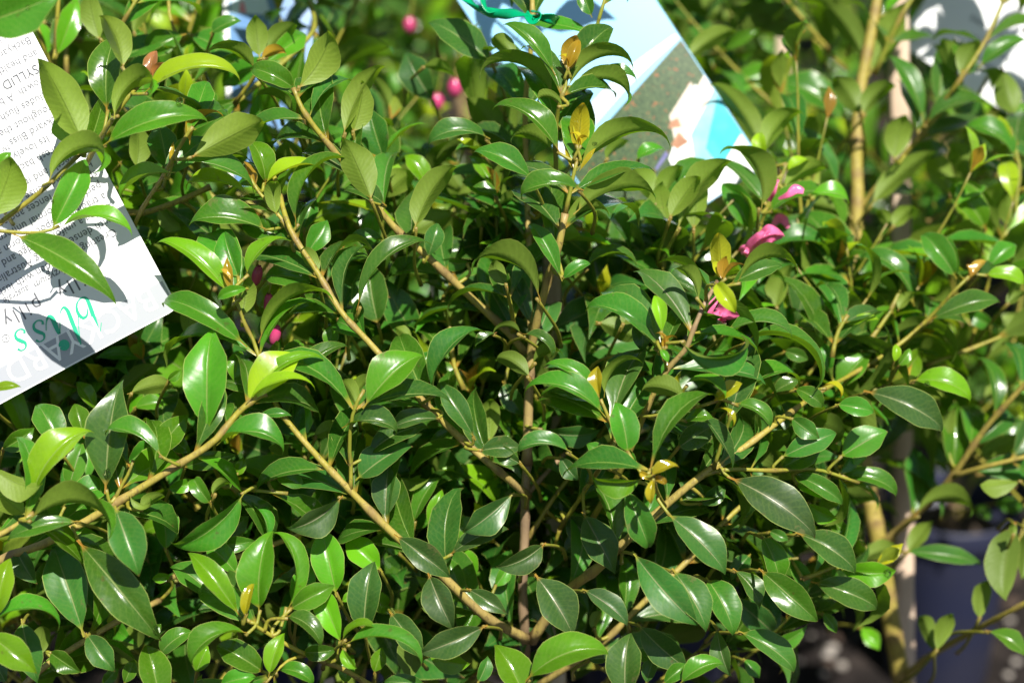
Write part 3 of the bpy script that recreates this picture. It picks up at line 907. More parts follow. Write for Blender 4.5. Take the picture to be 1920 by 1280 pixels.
'I': (1280, 850, '''
C 250 128 748 450 250 16 .12 .985 .06 18 .65
C -90 330 252 655 215 10 .10 .970 .12 22 .5
C 630 440 975 650 175 14 .14 1.02 .15 22 .4
C 440 450 545 712 170 8 .12 1.0 .42 22 .1
C 425 640 745 930 190 16 .14 .985 .35 24 .25
C 715 715 1090 858 190 14 .14 1.03 .22 20 .3
C 860 640 1190 664 150 -16 .10 1.04 .62 16 0
R 1212 545 1680 605 110 24 .08 1.14 .18 20 .3
R 980 600 1215 525 110 150 .16 1.13 .48 18 0
R 1295 355 1605 300 135 128 .30 1.14 .30 20 0
R 1860 380 1785 815 230 -165 .10 1.11 .02 20 0
R 1920 400 1900 700 120 165 .10 1.12 .02 20 0
R 1410 1115 1335 895 110 -170 .12 1.13 .15 18 0
R 1412 1115 1505 885 115 165 .12 1.12 .5 18 0
R 1690 985 1925 1120 110 20 .14 1.10 .48 22 .1
R 1655 935 1700 700 120 165 .12 1.12 .45 18 0
C 310 990 635 1200 170 14 .14 1.0 .25 22 .3
C 190 960 262 1245 120 -10 .08 .985 .2 22 .75
C 130 690 292 995 200 6 .10 .975 .28 22 .15
C -60 640 142 975 200 8 .10 .965 .15 20 .5
C 600 110 895 275 120 16 .16 1.02 .25 22 .15
C 850 130 1198 215 120 22 .18 1.04 .35 22 .1
C 690 270 865 370 120 -12 .10 1.03 .70 18 0
C 530 88 770 -20 140 16 .10 1.01 .35 18 .1
C 620 170 830 240 80 30 .16 1.02 .65 20 0
C -20 1290 218 1165 130 20 .14 .96 .45 24 .1
C 90 290 240 180 170 0 .1 1.0 .1 18 .3
C 140 270 -20 160 200 0 .1 1.0 .2 18 .6
C 210 60 370 30 120 0 .1 1.02 .1 18 .6
C 340 60 480 90 110 0 .1 1.04 .2 18 .6
C 870 10 1030 20 130 0 .1 1.04 .6 18 .2
C 280 640 440 860 120 30 .1 1.0 .2 18 .5
C 600 580 700 760 110 0 .1 1.04 .3 18 .1
C 380 560 270 700 190 0 .1 1.04 .1 18 0
C 780 880 860 1000 80 0 .1 1.04 .35 20 0
C 990 960 1100 1090 120 0 .1 1.2 .7 20 0
C 480 430 590 480 90 0 .1 1.03 .2 20 .4
C 340 1140 430 1250 120 0 .1 1.04 .3 18 .2
R 930 60 1110 190 90 0 .1 1.1 .45 18 0
C 820 350 940 470 90 0 .1 1.05 .45 18 .2
R 1250 560 1390 370 110 165 .1 1.15 .5 18 0
R 1500 60 1400 -80 100 0 .1 1.18 .15 18 .3
R 1900 150 1650 190 110 160 .1 1.1 .5 18 0
R 1730 270 1900 300 110 20 .1 1.3 .3 18 0
R 1610 300 1730 350 100 0 .1 1.3 .3 18 0
R 1850 470 1840 390 110 170 .1 1.10 .55 14 0
R 1640 30 1910 -90 120 160 .1 1.16 .5 14 0
'''),
}
GS = 640 / 1905.0
HERO = []
for key, (X0, Y0, txt) in SURVEY.items():
    for line in txt.strip().splitlines():
        q = line.split()
        x0, y0, x1, y1, w_, roll, curl, D, age, fold, dust = map(float, q[1:12])
        HERO.append((q[0], X0 + x0 * GS, Y0 + y0 * GS, X0 + x1 * GS, Y0 + y1 * GS, w_ * GS, roll, curl, D, age, fold, dust))
print('hero leaves', len(HERO))

def hero_leaf(h):
    pl, x0, y0, x1, y1, wpx, roll, curl, D, age, fold, dust = h
    m = D / FPX
    Lpx = math.hypot(x1 - x0, y1 - y0)
    # a tip that hangs comes towards the viewer, an upright one leans back
    dn = (y1 - y0) / max(Lpx, 1)
    dz = -(.12 + .22 * dn + .10 * math.sin(x0 * 1.3 + y1)) * Lpx * m
    if abs(roll) > 90: dz = (.20 - .15 * dn) * -Lpx * m * (1 if dn > 0 else .4)
    p0, p1 = P(x0, y0, D), P(x1, y1, D + dz)
    A = p1 - p0
    L = float(np.linalg.norm(A)); A = A / L
    Cv = unit(CP - p0)
    Cv = unit(Cv - A * (Cv @ A))
    S = np.cross(Cv, A)                      # left of the direction of travel, seen from the camera
    r = math.radians(roll + 18 * math.sin(x0 * 1.9 + y1 * .7) * (1 if abs(roll) < 40 else .4))
    Nn = math.cos(r) * Cv + math.sin(r) * S
    fo = math.radians(fold)
    k = .5 * (abs(math.cos(r - fo)) + abs(math.cos(r + fo)))
    Wd = wpx * m / max(.5, k)
    Wd = min(max(Wd * (.96 if age < 1.3 else .95), .22 * L), .62 * L)
    return dict(P0=p0, A=A, Nn=Nn, L=L, W=Wd, curl=curl * 1.5 + .05 + .05 * math.sin(x0 * 3.1), fold=fold + 13 + 5 * math.sin(y0 * 2.7), age=(age + .08 if pl == 'L' and age < .7 else age), dust=min(1, dust * .85 + .10 * abs(math.sin(x0 + y1))), r=(math.sin(x0 * 12.9898 + y0 * 78.233) * 43758.5453) % 1.0,
                pet=.10 if age < 1.3 else .05, shape=.12 if age >= 1.3 else .0, hook=.075 + .05 * (fold > 30), tw=.12 * math.sin(x1), kite=(.75 if fold >= 36 or dust >= .5 else .45 + .35 * math.sin(x1 * 1.7)))

# ---------------------------------------------------------------- ground
def ground():
    m, t, bs, out = newmat('nursery_ground')
    N = NT(t)
    pos = N.n('ShaderNodeTexCoord').outputs['Object']
    n1 = N.noise(pos, 30, 6, .65); n2 = N.noise(pos, 3, 3, .5)
    c = N.ramp(n1, [(0.3, (0.008, 0.007, 0.007)), (0.55, (0.022, 0.018, 0.017)), (0.75, (0.06, 0.048, 0.042))])
    c = N.mix(N.smooth(n2, .5, .7, 0, .35), c, (0.07, 0.055, 0.05))
    t.links.new(c, bs.inputs['Base Color']); bs.inputs['Roughness'].default_value = .95; bs.inputs['Specular IOR Level'].default_value = .08
    bp = N.n('ShaderNodeBump'); bp.inputs['Strength'].default_value = .8; bp.inputs['Distance'].default_value = .01
    t.links.new(n1, bp.inputs['Height']); t.links.new(bp.outputs[0], bs.inputs['Normal'])
    g = Geo()
    xs = np.linspace(-30, 30, 61); ys = np.linspace(-10, 60, 71)
    X, Y = np.meshgrid(xs, ys, indexing='ij')
    v = np.stack([X.ravel(), Y.ravel(), np.zeros(X.size)], 1)
    i, j = np.meshgrid(np.arange(60), np.arange(70), indexing='ij'); q = (i * 71 + j).ravel()
    g.add(v, np.stack([q, q + 71, q + 72, q + 1], 1))
    tag(obj('ground', g.mesh('ground', mats=(m,))), kind='structure')
    # loose stones and chips lying between the pots
    mats = (simple('pale_stone', (0.36, 0.33, 0.30), .8, 60, (0.26, 0.23, 0.20)), simple('bark_chip', (0.08, 0.05, 0.035), .9, 60, (0.03, 0.02, 0.015)), simple('dark_chip', (0.035, 0.028, 0.025), .9))
    g = Geo()
    r2 = np.random.default_rng(3)
    for k in range(1500):
        y = r2.uniform(1.45, 3.2); x = r2.uniform(-.2, .95) * y / 1.9
        kind = r2.choice(3, p=[.12, .38, .5]); s = r2.uniform(.003, .009) * (1.0 if kind else .55)
        if abs(x - .355) < .08 and abs(y - 1.50) < .08: continue
        a = np.linspace(0, 2 * math.pi, 6, endpoint=False)
        ring = np.stack([np.cos(a), np.sin(a), 0 * a], 1) * r2.uniform(.7, 1.2, (6, 1))
        sc = np.array([s * r2.uniform(.8, 2.2 if kind else 1.2), s, s * r2.uniform(.35, .8)])
        lo = ring * sc; lo[:, 2] = -.002; mi_ = ring * sc * 1.05; mi_[:, 2] = sc[2] * .5; hi = ring * sc * .55; hi[:, 2] = sc[2] + r2.uniform(-.001, .001, 6)
        v = np.vstack([lo, mi_, hi, [[0, 0, sc[2] * 1.08]]])
        th = r2.uniform(0, 6.28); R = np.array([[math.cos(th), -math.sin(th), 0], [math.sin(th), math.cos(th), 0], [0, 0, 1]])
        v = v @ R.T + [x, y, 0]
        f = []
        for b_ in (0, 6):
            f += [(b_ + i, b_ + (i + 1) % 6, b_ + 6 + (i + 1) % 6, b_ + 6 + i) for i in range(6)]
        f += [(12 + i, 12 + (i + 1) % 6, 18, 18) for i in range(6)]
        g.add(v, f, mi=int(kind))
    for (px, py, s_) in [(1560, 1214, .0055), (1578, 1247, .005), (1545, 1262, .0035), (1500, 1240, .003), (1467, 1236, .0035), (1520, 1190, .003), (1905, 1240, .004), (1890, 1265, .004)]:
        d_ = FWD + RGT * (px - 960) / FPX + UPV * (640 - py) / FPX; q = CP + d_ * (-(CP[2] - .004) / d_[2])
        a = np.linspace(0, 2 * math.pi, 10, endpoint=False); v = []
        for zz, rr in ((-.6, .8), (.1, 1.0), (.55, .8), (.8, .45)): v.append(np.stack([np.cos(a) * rr, np.sin(a) * rr * .8, np.full(10, zz * .7)], 1) * s_ * r2.uniform(.92, 1.08, (10, 1)))
        v.append(np.array([[0, 0, .62 * s_]])); f = []
        for b_ in (0, 10, 20): f += [(b_ + i, b_ + (i + 1) % 10, b_ + 10 + (i + 1) % 10, b_ + 10 + i) for i in range(10)]
        f += [(30 + i, 30 + (i + 1) % 10, 40, 40) for i in range(10)]
        g.add(np.vstack(v) + q, f, mi=0)
    tag(obj('loose_stones_and_bark', g.mesh('loose_stones_and_bark', mats=mats)), 'pale stones and bark chips scattered over the dark ground', 'gravel', kind='stuff')
ground()

# ---------------------------------------------------------------- pots
def lathe(profile, seg=40):
    a = np.linspace(0, 2 * math.pi, seg, endpoint=False)
    v = np.vstack([np.stack([r * np.cos(a), r * np.sin(a), np.full(seg, z)], 1) for r, z in profile])
    f = []
    for i in range(len(profile) - 1):
        for j in range(seg): f.append((i * seg + j, i * seg + (j + 1) % seg, (i + 1) * seg + (j + 1) % seg, (i + 1) * seg + j))
    return v, f

POT = {}
def pot(x, y, r, h, label, group=None):
    t = root('plant_pot', (x, y, 0), label, 'pot', group)
    key = (r, h)
    if key not in POT:
        g = Geo(); v, f = lathe([(.002, .004), (r * .74, .004), (r * .76, .0), (r * .78, .006), (r * .95, h - .026), (r * .95, h - .024), (r * .92, h - .024), (r * .75, .012), (.002, .012)]); g.add(v, f)
        ms = [g.mesh('pot_body', mats=(M_POT,))]
        g = Geo(); v, f = lathe([(r * .955, h - .024), (r * 1.0, h - .024), (r * 1.03, h - .018), (r * 1.03, h - .003), (r * 1.01, h), (r * .985, h - .002), (r * .955, h - .024)]); g.add(v, f)
        ms.append(g.mesh('pot_rim', mats=(M_POT,)))
        g = Geo()
        rr = np.linspace(.001, r * .90, 14); a = np.linspace(0, 2 * math.pi, 40, endpoint=False)
        v = np.array([[q * math.cos(b), q * math.sin(b), h - .03 + .004 * math.sin(q * 300 + 5 * b)] for q in rr for b in a])
        f = [(i * 40 + j, i * 40 + (j + 1) % 40, (i + 1) * 40 + (j + 1) % 40, (i + 1) * 40 + j) for i in range(13) for j in range(40)]
        g.add(v, f)
        ms.append(g.mesh('potting_mix', mats=(M_SOIL,)))
        POT[key] = ms
    for nm, me in zip(('body', 'rim', 'potting_mix'), POT[key]): obj(nm, me, t)
    return t

# ---------------------------------------------------------------- plants grown from a rule
class Twigs:
    """all the leaves and stems of a shrub, kept as separate items"""
    def __init__(s): s.leaves, s.stems = [], []

def grow(tw, p0, d0, length, r, ll=.044, depth=0, young=.3, rg=rng, up=.5, a0=.5, cam_near=None):
    n = max(3, int(length / .020))
    p = np.array(p0, float); d = unit(d0)
    pts = [p.copy()]; dirs = [d.copy()]
    for i in range(n):
        d = unit(d + np.array([0, 0, up * .09]) + rg.normal(0, .045, 3))
        p = p + d * (length / n)
        pts.append(p.copy()); dirs.append(d.copy())
    sid = len(tw.stems)
    tw.stems.append((np.array(pts), r, max(.0008, r * .45), a0, max(0, a0 - .45)))
    side = unit(np.cross(d0, rg.normal(0, 1, 3)))
    for i in range(1 if depth else 2, n + 1):
        f = i / n
        dd = dirs[i]; side = unit(side - dd * (side @ dd)); b = np.cross(dd, side)
        ax = side if i % 2 == 0 else b
        for sg in (-1, 1):
            if rg.random() < .10: continue
            al = math.radians(rg.uniform(42, 72) * (1 - .35 * (f > .9)))
            s_ = unit(ax * sg + rg.normal(0, .22, 3))
            A = unit(dd * math.cos(al) + s_ * math.sin(al) + np.array([0, 0, rg.uniform(-.25, .12)]))
            N_ = unit(dd * math.sin(al) - s_ * math.cos(al) + rg.normal(0, .30, 3))
            N_ = unit(N_ - A * (A @ N_))
            L = ll * rg.uniform(.78, 1.15) * (1 - .45 * max(0, f - .8) / .2)
            age = min(.8, young * (.15 + 1.7 * rg.random() ** 2.2)) + .5 * max(0, f - .75) / .25 * rg.random()
            tw.leaves.append(dict(P0=pts[i], A=A, Nn=N_, L=L, W=L * rg.uniform(.32, .48), kite=rg.uniform(.2, .9), curl=rg.uniform(.08, .36), tw=rg.normal(0, .25), fold=rg.uniform(14, 42), age=age, dust=max(0, rg.normal(.1, .2)), r=rg.random(), _s=sid))
        if depth < 1 and 1 < i < n - 1 and rg.random() < .55:
            s_ = unit(ax * rg.choice([-1, 1]) + rg.normal(0, .2, 3))
            grow(tw, pts[i], unit(dd * .7 + s_ * .8), length * rg.uniform(.28, .5), r * .5, ll * .92, depth + 1, young, rg, up, a0 * .4)
    if rg.random() < .5:
        for sg in (-1, 1):
            tw.leaves.append(dict(P0=pts[-1], A=unit(dirs[-1] + side * .3 * sg), Nn=unit(-side * sg + dirs[-1] * .3), L=.017, W=.008, curl=.1, fold=30, age=rg.choice([1.0, 1.4, 1.7]), dust=0., r=rg.random(), pet=.03, _s=sid))

def shrub_rule(h, spread, nl, seed, z0=.13, young=.3, cond=None, ll=.050):
    rg = np.random.default_rng(seed); tw = Twigs()
    trunk = [np.array([0, 0, z0 - .01])]
    for k in range(1, 7): trunk.append(np.array([rg.normal(0, .006) * k ** .5, rg.normal(0, .006) * k ** .5, z0 - .01 + (h - z0) * k / 6]))
    trunk = np.array(trunk)
    for k in range(nl):
        f = (k + .5) / nl
        z = f ** .9 * .95; i = min(5, int(z * 6)); tt = z * 6 - i
        p = trunk[i] * (1 - tt) + trunk[i + 1] * tt
        az = k * 2.399 + rg.normal(0, .25); el = math.radians(rg.uniform(15, 45) + 25 * f)
        ln = spread * (1.0 - .45 * f) * rg.uniform(.8, 1.15)
        grow(tw, p, (math.cos(az) * math.cos(el), math.sin(az) * math.cos(el), math.sin(el)), ln, .0026, ll, 0, young, rg)
    grow(tw, trunk[-1], (0, 0, 1), .12, .0024, ll, 0, young, rg)
    return trunk, tw

def leaves_geo(lst, nu, nv, geo=None):
    g = geo or Geo()
    for q in lst:
        q = dict(q); q.pop('_s', 0)
        v, f, uv, inf = leaf(nu=nu, nv=nv, **q)
        g.add(v, f, uv, inf, 0)
    return g

PROTO = []
for seed, h, sp, nl in ((1, .66, .20, 22), (2, .72, .19, 24), (3, .60, .21, 20), (4, .76, .20, 24)):
    trunk, tw = shrub_rule(h, sp, nl, seed, young=(.5, .62, .45, .55)[seed - 1])
    g = leaves_geo(tw.leaves, 6, 4)
    for s in tw.stems: stem_geo(g, s[0], s[1], s[2], s[3], s[4], n=len(s[0]) * 2, seg=5, mi=1)
    me = g.mesh('shrub_crown', mats=(M_LEAF, M_BARK))
    g = Geo(); stem_geo(g, trunk, .005, .003, .85, .55, n=40, seg=8)
    PROTO.append((me, g.mesh('shrub_trunk', mats=(M_BARK,)), h))
    print('proto', seed, len(tw.leaves))

BERRY_SPOTS = {}
def far_shrub(x, y, k, rz, label, group=None, s=1.0):
    t = root('lilly_pilly_shrub', (x, y, 0), label, 'shrub', group)
    t.rotation_euler = (0, 0, rz); t.scale = (s, s, s)
    obj('trunk', PROTO[k][1], t)
    c = obj('crown', PROTO[k][0], t)
    return t

rows = [(-.43, 1.32, 0, .3), (-.15, 1.40, 1, 2.0), (.115, 1.50, 2, 4.0), (.355, 1.53, 3, 1.0), (.58, 1.62, 0, 5.0),
        (-.62, 1.80, 3, 1.1), (-.33, 1.86, 2, 3.0), (-.05, 1.92, 3, 5.2), (.20, 2.02, 1, .4), (.60, 2.10, 2, 2.2), (.86, 2.00, 0, 1.4)]
for q in range(6): rows.append((-.85 + .34 * q, 2.45 + .05 * (q % 2), q % 4, q * 1.3))
for q in range(8): rows.append((-1.2 + .36 * q, 3.05 + .06 * (q % 2), (q + 1) % 4, q * 2.1))
for q in range(9): rows.append((-1.6 + .42 * q, 3.75 + .06 * (q % 2), (q + 2) % 4, q * 1.7))
near_lab = ['leafy lilly pilly shrub behind the left-hand white tag', 'leafy shrub directly behind the left diagonal branches, its foliage in shade',
            'leafy shrub standing behind the central stem and its stake', 'leafy shrub growing in the dark blue-black pot behind the right stake', 'blurred leafy shrub at the right edge behind the forked branches']
for i, (x, y, k, rz) in enumerate(rows):
    if i < 5: far_shrub(x, y, k, rz, near_lab[i], 'potted lilly pilly shrubs in rows behind')
    else: far_shrub(x, y, k, rz, 'out-of-focus leafy green shrub in the rows further back', 'potted lilly pilly shrubs in rows behind', 1 + .06 * math.sin(i * 2.3))
    if i == 3: pot(.355, 1.53, .053, .165, 'dark blue-black plastic pot behind the wooden stake at lower right')
    else: pot(x, y, .072, .16, 'dark plastic nursery pot hidden under shrub foliage in the back rows', 'nursery pots in rows') if i < 12 else None

# ---------------------------------------------------------------- the three near shrubs
STEMS = '''
L 2.0 1.6 .35 .05 | 150 330 1.0 | 185 265 .98 | 212 222 .967 | 240 182 .963 | 275 146 .965
L 1.7 1.3 .45 .15 | 235 470 1.02 | 262 400 1.0 | 300 340 .985 | 318 308 .975 | 345 262 .972 | 362 238 .97
L 2.4 2.2 .45 .35 | 130 470 1.06 | 225 405 1.04 | 275 398 1.035 | 340 375 1.03 | 395 350 1.03
L 2.0 1.5 .45 .10 | -60 470 .96 | 0 418 .96 | 62 371 .958 | 94 343 .955 | 150 288 .962
L 1.4 1.0 .30 .05 | -60 428 .957 | 10 434 .957 | 60 437 .957 | 92 432 .957 | 110 424 .96
L 1.8 1.6 .30 .20 | 100 150 1.10 | 104 105 1.09 | 108 25 1.08 | 114 -40 1.08
L 1.6 1.4 .30 .20 | 100 140 1.10 | 82 85 1.09 | 62 30 1.09 | 40 -30 1.09
L 1.7 1.4 .25 .10 | 190 180 1.07 | 212 80 1.06 | 235 35 1.05 | 268 -20 1.05
L 1.6 1.3 .30 .15 | 440 195 1.06 | 478 142 1.05 | 500 108 1.04
L 1.4 1.1 .40 .10 | 545 440 .99 | 522 402 .99 | 492 368 .992 | 478 350 .994 | 462 315 .996
L 1.6 1.1 .25 .05 | 512 742 .975 | 495 700 .98 | 478 645 .982 | 464 618 .98 | 452 590 .978 | 440 552 .975 | 430 535 .973
L 3.4 1.9 .62 .22 | -90 1105 .99 | 0 1050 .982 | 80 1020 .975 | 150 983 .972 | 230 935 .968 | 320 880 .965 | 400 828 .962 | 445 775 .962 | 478 748 .962 | 500 738 .963
L 2.2 1.4 .55 .30 | -60 1030 .95 | 0 1002 .948 | 40 978 .947 | 62 962 .948
L 1.4 1.0 .20 .10 | 214 938 .968 | 228 910 .968 | 242 885 .966 | 250 862 .966
L 1.5 1.2 .15 .05 | 400 905 1.0 | 440 915 .99 | 490 920 .985 | 540 925 .985
L 2.3 1.2 .50 .20 | 760 1310 1.0 | 697 1285 .99 | 640 1252 .98 | 572 1226 .97 | 504 1188 .962 | 457 1158 .955
L 1.2 .9 .35 .15 | 575 1228 .972 | 545 1235 .965 | 520 1255 .96 | 498 1280 .955
L 2.6 2.0 .62 .55 | 20 1310 1.0 | 70 1260 1.0 | 125 1222 1.0 | 210 1170 1.01 | 300 1125 1.03
L 2.4 1.8 .60 .50 | 300 1090 1.05 | 360 1070 1.04 | 440 1045 1.03 | 500 1025 1.03 | 590 990 1.03
L 2.0 1.7 .15 .10 | 560 -40 1.2 | 590 40 1.12 | 560 90 1.10 | 470 170 1.08 | 440 195 1.07
L 1.5 1.2 .30 .10 | 315 -40 1.1 | 320 40 1.09 | 350 90 1.09
L 1.8 1.6 .25 .15 | 350 300 1.08 | 350 200 1.07 | 355 140 1.07
C 2.8 1.7 .62 .18 | 990 930 1.035 | 940 887 1.015 | 890 845 1.01 | 820 780 1.0 | 755 712 .99 | 690 640 .987 | 640 585 .985 | 595 510 .985 | 545 432 .985 | 520 350 1.0 | 500 290 1.01
C 3.0 1.7 .62 .20 | 985 660 1.05 | 950 620 1.045 | 880 555 1.04 | 800 480 1.025 | 745 432 1.02 | 692 370 1.01 | 640 300 1.0 | 595 245 .995 | 567 205 .992 | 550 165 .992
C 3.6 1.8 .66 .20 | 990 1198 1.05 | 910 1155 1.02 | 820 1070 1.0 | 740 1003 .99 | 655 918 .982 | 590 850 .978 | 535 785 .976 | 508 740 .975
C 1.5 1.2 .20 .10 | 657 920 .982 | 658 880 .98 | 655 830 .975 | 663 770 .968 | 683 730 .967
C 4.0 3.4 .95 .85 | 988 1300 1.10 | 984 1195 1.06 | 980 1100 1.05 | 984 1000 1.045 | 985 930 1.04 | 988 870 1.038
C 3.9 2.4 .70 .45 | 988 870 1.038 | 990 800 1.035 | 992 730 1.03 | 997 650 1.025 | 1015 570 1.01 | 1035 500 1.0 | 1048 460 .99 | 1060 400 .987
C 1.7 1.2 .10 .12 | 1060 400 .987 | 1070 355 .985 | 1076 325 .983 | 1083 298 .983
C 2.6 1.8 .62 .35 | 997 650 1.03 | 993 560 1.05 | 992 470 1.06 | 988 350 1.06 | 985 200 1.05 | 998 60 1.04 | 996 -60 1.04
C 1.8 1.4 .15 .08 | 1046 440 1.02 | 1043 330 1.02 | 1042 240 1.01 | 1052 185 1.0 | 1060 165 1.0 | 1062 140 1.0
C 1.6 1.3 .10 .10 | 1110 90 1.03 | 1122 40 1.02 | 1140 -20 1.02
C 4.0 1.8 .62 .30 | 996 1200 1.05 | 1060 1112 1.03 | 1120 1065 1.012 | 1180 1008 1.0 | 1250 945 .995 | 1320 888 .99 | 1400 835 1.0 | 1480 775 1.015 | 1535 735 1.04
C 1.8 1.2 .30 .15 | 1535 735 1.04 | 1600 700 1.07 | 1680 650 1.09 | 1740 598 1.09 | 1790 545 1.08 | 1820 515 1.08
C 2.6 1.8 .55 .30 | 1000 1290 1.08 | 1120 1212 1.05 | 1200 1135 1.04 | 1300 1040 1.04 | 1350 985 1.04 | 1410 930 1.05
C 1.7 1.2 .20 .10 | 1315 892 .99 | 1365 880 .99 | 1450 882 1.0 | 1530 880 1.02 | 1610 905 1.03
C 2.2 1.5 .30 .90 | 1100 990 1.04 | 1170 870 1.0 | 1215 760 .98 | 1250 695 .972 | 1285 655 .965 | 1300 618 .962 | 1320 572 .962 | 1345 528 .972
C 1.2 1.0 .10 .10 | 1250 695 .972 | 1246 672 .962 | 1242 650 .957
C 1.6 1.1 .15 .30 | 1050 990 1.04 | 1110 900 1.01 | 1142 850 .985 | 1150 812 .972 | 1138 776 .968 | 1126 748 .968
C 1.4 1.1 .20 .30 | 1246 948 .993 | 1232 920 .965 | 1222 890 .942 | 1218 878 .94
C 1.3 1.0 .15 .15 | 1170 775 .98 | 1220 780 .975 | 1290 768 .962 | 1342 752 .957
C 1.5 1.2 .10 .05 | 1338 878 .99 | 1350 840 .985 | 1364 800 .98 | 1372 772 .975
C 1.8 1.2 .10 .10 | 1395 610 1.12 | 1402 545 1.11 | 1415 465 1.10 | 1436 395 1.09 | 1460 345 1.09 | 1475 305 1.09
C 2.6 2.2 .60 .55 | 1330 500 1.13 | 1390 550 1.13 | 1450 585 1.13 | 1505 622 1.12 | 1560 665 1.12
C 1.7 1.3 .15 .05 | 1300 620 1.10 | 1270 530 1.09 | 1245 435 1.08 | 1228 380 1.07
C 2.0 1.4 .25 .15 | 870 730 1.05 | 850 680 1.05 | 845 620 1.05 | 830 560 1.06
C 1.5 1.2 .15 .05 | 965 620 1.03 | 960 580 1.02 | 950 540 1.02
C 2.2 1.6 .90 .70 | 985 930 1.04 | 1030 880 1.05 | 1060 850 1.06
C 2.0 1.4 .35 .20 | 990 1010 1.05 | 1040 930 1.05 | 1080 880 1.05
C 1.8 1.2 .20 .10 | 1630 640 1.08 | 1665 590 1.09 | 1680 560 1.09 | 1700 520 1.10
C 1.8 1.4 .20 .10 | 1560 670 1.05 | 1570 625 1.05 | 1590 590 1.05
C 1.8 1.4 .30 .10 | 1505 1085 1.03 | 1545 1070 1.03 | 1590 1050 1.03
R 6.2 5.0 .42 .48 | 1720 1420 1.27 | 1692 1280 1.24 | 1668 1150 1.22 | 1648 1020 1.21 | 1630 930 1.205
R 5.0 3.0 .50 .42 | 1630 930 1.205 | 1610 800 1.20 | 1598 660 1.20 | 1600 520 1.20 | 1608 380 1.20 | 1606 300 1.20 | 1612 180 1.20 | 1634 60 1.20 | 1655 -60 1.20
R 3.2 2.0 .52 .38 | 1652 1020 1.205 | 1720 962 1.18 | 1785 893 1.15 | 1850 800 1.13 | 1940 700 1.11
R 2.4 1.8 .42 .35 | 1785 893 1.15 | 1850 874 1.13 | 1940 852 1.12
R 3.2 2.0 .42 .38 | 1695 1268 1.235 | 1750 1225 1.2 | 1830 1180 1.16 | 1890 1148 1.13 | 1960 1110 1.11
R 2.6 1.5 .45 .10 | 1612 395 1.2 | 1660 330 1.19 | 1730 250 1.17 | 1770 190 1.16 | 1800 150 1.15 | 1850 72 1.15 | 1895 -30 1.15
R 2.2 1.6 .55 .40 | 1600 590 1.2 | 1570 555 1.18 | 1535 515 1.16
R 1.8 1.4 .10 .10 | 1930 480 1.16 | 1905 395 1.16 | 1912 320 1.16 | 1893 240 1.16
R 2.2 1.8 .10 .20 | 1640 140 1.2 | 1690 30 1.19 | 1730 -30 1.19
R 1.5 1.2 .50 .50 | 1625 1030 1.21 | 1605 1010 1.21
'''
stems = []
for line in STEMS.strip().splitlines():
    a, *pp = line.split('|')
    a = a.split()
    pts = [tuple(map(float, x.split())) for x in pp]
    stems.append((a[0], float(a[1]) / 1000, float(a[2]) / 1000, float(a[3]), float(a[4]), np.array([P(*x) for x in pts])))

trC = P(988, 1300, 1.10); trR = P(1720, 1420, 1.27)
PLANTS = {'L': (np.array([-.335, .93, 0.]), 'glossy green shrub at the left, its shoots crossing in front of the white printed tag'),
          'C': (np.array([trC[0] + .003, trC[1] + .01, 0.]), 'central lilly pilly shrub with forking tan branches and glossy shoots with bronze tips'),
          'R': (np.array([trR[0] + .01, trR[1] + .01, 0.]), 'tall shrub with a thick straight tan stem beside the right-hand wooden stake')}
stems.append(('C', .0042, .0032, .95, .95, np.array([PLANTS['C'][0] + [0, 0, .13], (PLANTS['C'][0] + trC) / 2 + [0, 0, .07], trC])))
stems.append(('R', .0066, .0062, .6, .45, np.array([PLANTS['R'][0] + [0, 0, .13], (PLANTS['R'][0] + trR) / 2 + [0.002, 0, .07], trR])))
L0 = PLANTS['L'][0]
stems.append(('L', .0055, .0030, .85, .5, np.array([L0 + [0, 0, .13], L0 + [.01, 0, .3], L0 + [.0, .01, .5], L0 + [.01, .0, .7], L0 + [.01, 0, .95]])))

# keep filler growth behind the printed tags
GUARD = [([(960, -40), (1240, -40), (1434, 305), (1330, 375), (1060, 300)], 1.24), ([(402, -40), (470, -60), (470, 340), (432, 340)], 1.22),
         ([(-40, 0), (60, 20), (336, 575), (-40, 770)], 1.04), ([(1740, -60), (1980, -60), (1980, 200), (1850, 130), (1745, 40)], 1.42), ([(1600, -60), (1715, -60), (1715, 400), (1600, 400)], 1.33), ([(1740, 970), (1830, 970), (1830, 1300), (1740, 1300)], 9), ([(1540, 1190), (1800, 1190), (1800, 1300), (1540, 1300)], 9),
         ([(1425, 445), (1450, 445), (1450, 460), (1425, 460)], 1.14), ([(1345, 590), (1360, 590), (1360, 600), (1345, 600)], 1.12), ([(1465, 350), (1480, 350), (1480, 370), (1465, 370)], 1.14),
         ([(1030, 500), (1045, 500), (1045, 560), (1030, 560)], 1.13), ([(1675, 830), (1700, 830), (1700, 930), (1675, 930)], 1.30), ([(1650, 1100), (1710, 1100), (1710, 1300), (1650, 1300)], 1.30),
         ([(470, 520), (520, 520), (530, 620), (500, 620)], 1.14), ([(740, 30), (830, 30), (850, 190), (820, 190)], 1.42)]
def in_front(p, dmin, guard=True):
    D, x, y = depth_px(p)
    for poly, dd in (GUARD if guard else GUARD[2:3]):
        if all((b[0] - a[0]) * (y - a[1]) - (b[1] - a[1]) * (x - a[0]) > -40 * math.hypot(b[0] - a[0], b[1] - a[1]) for a, b in zip(poly, poly[1:] + poly[:1])): dmin = max(dmin, dd)
    return -60 < x < 1980 and -60 < y < 1340 and D < dmin

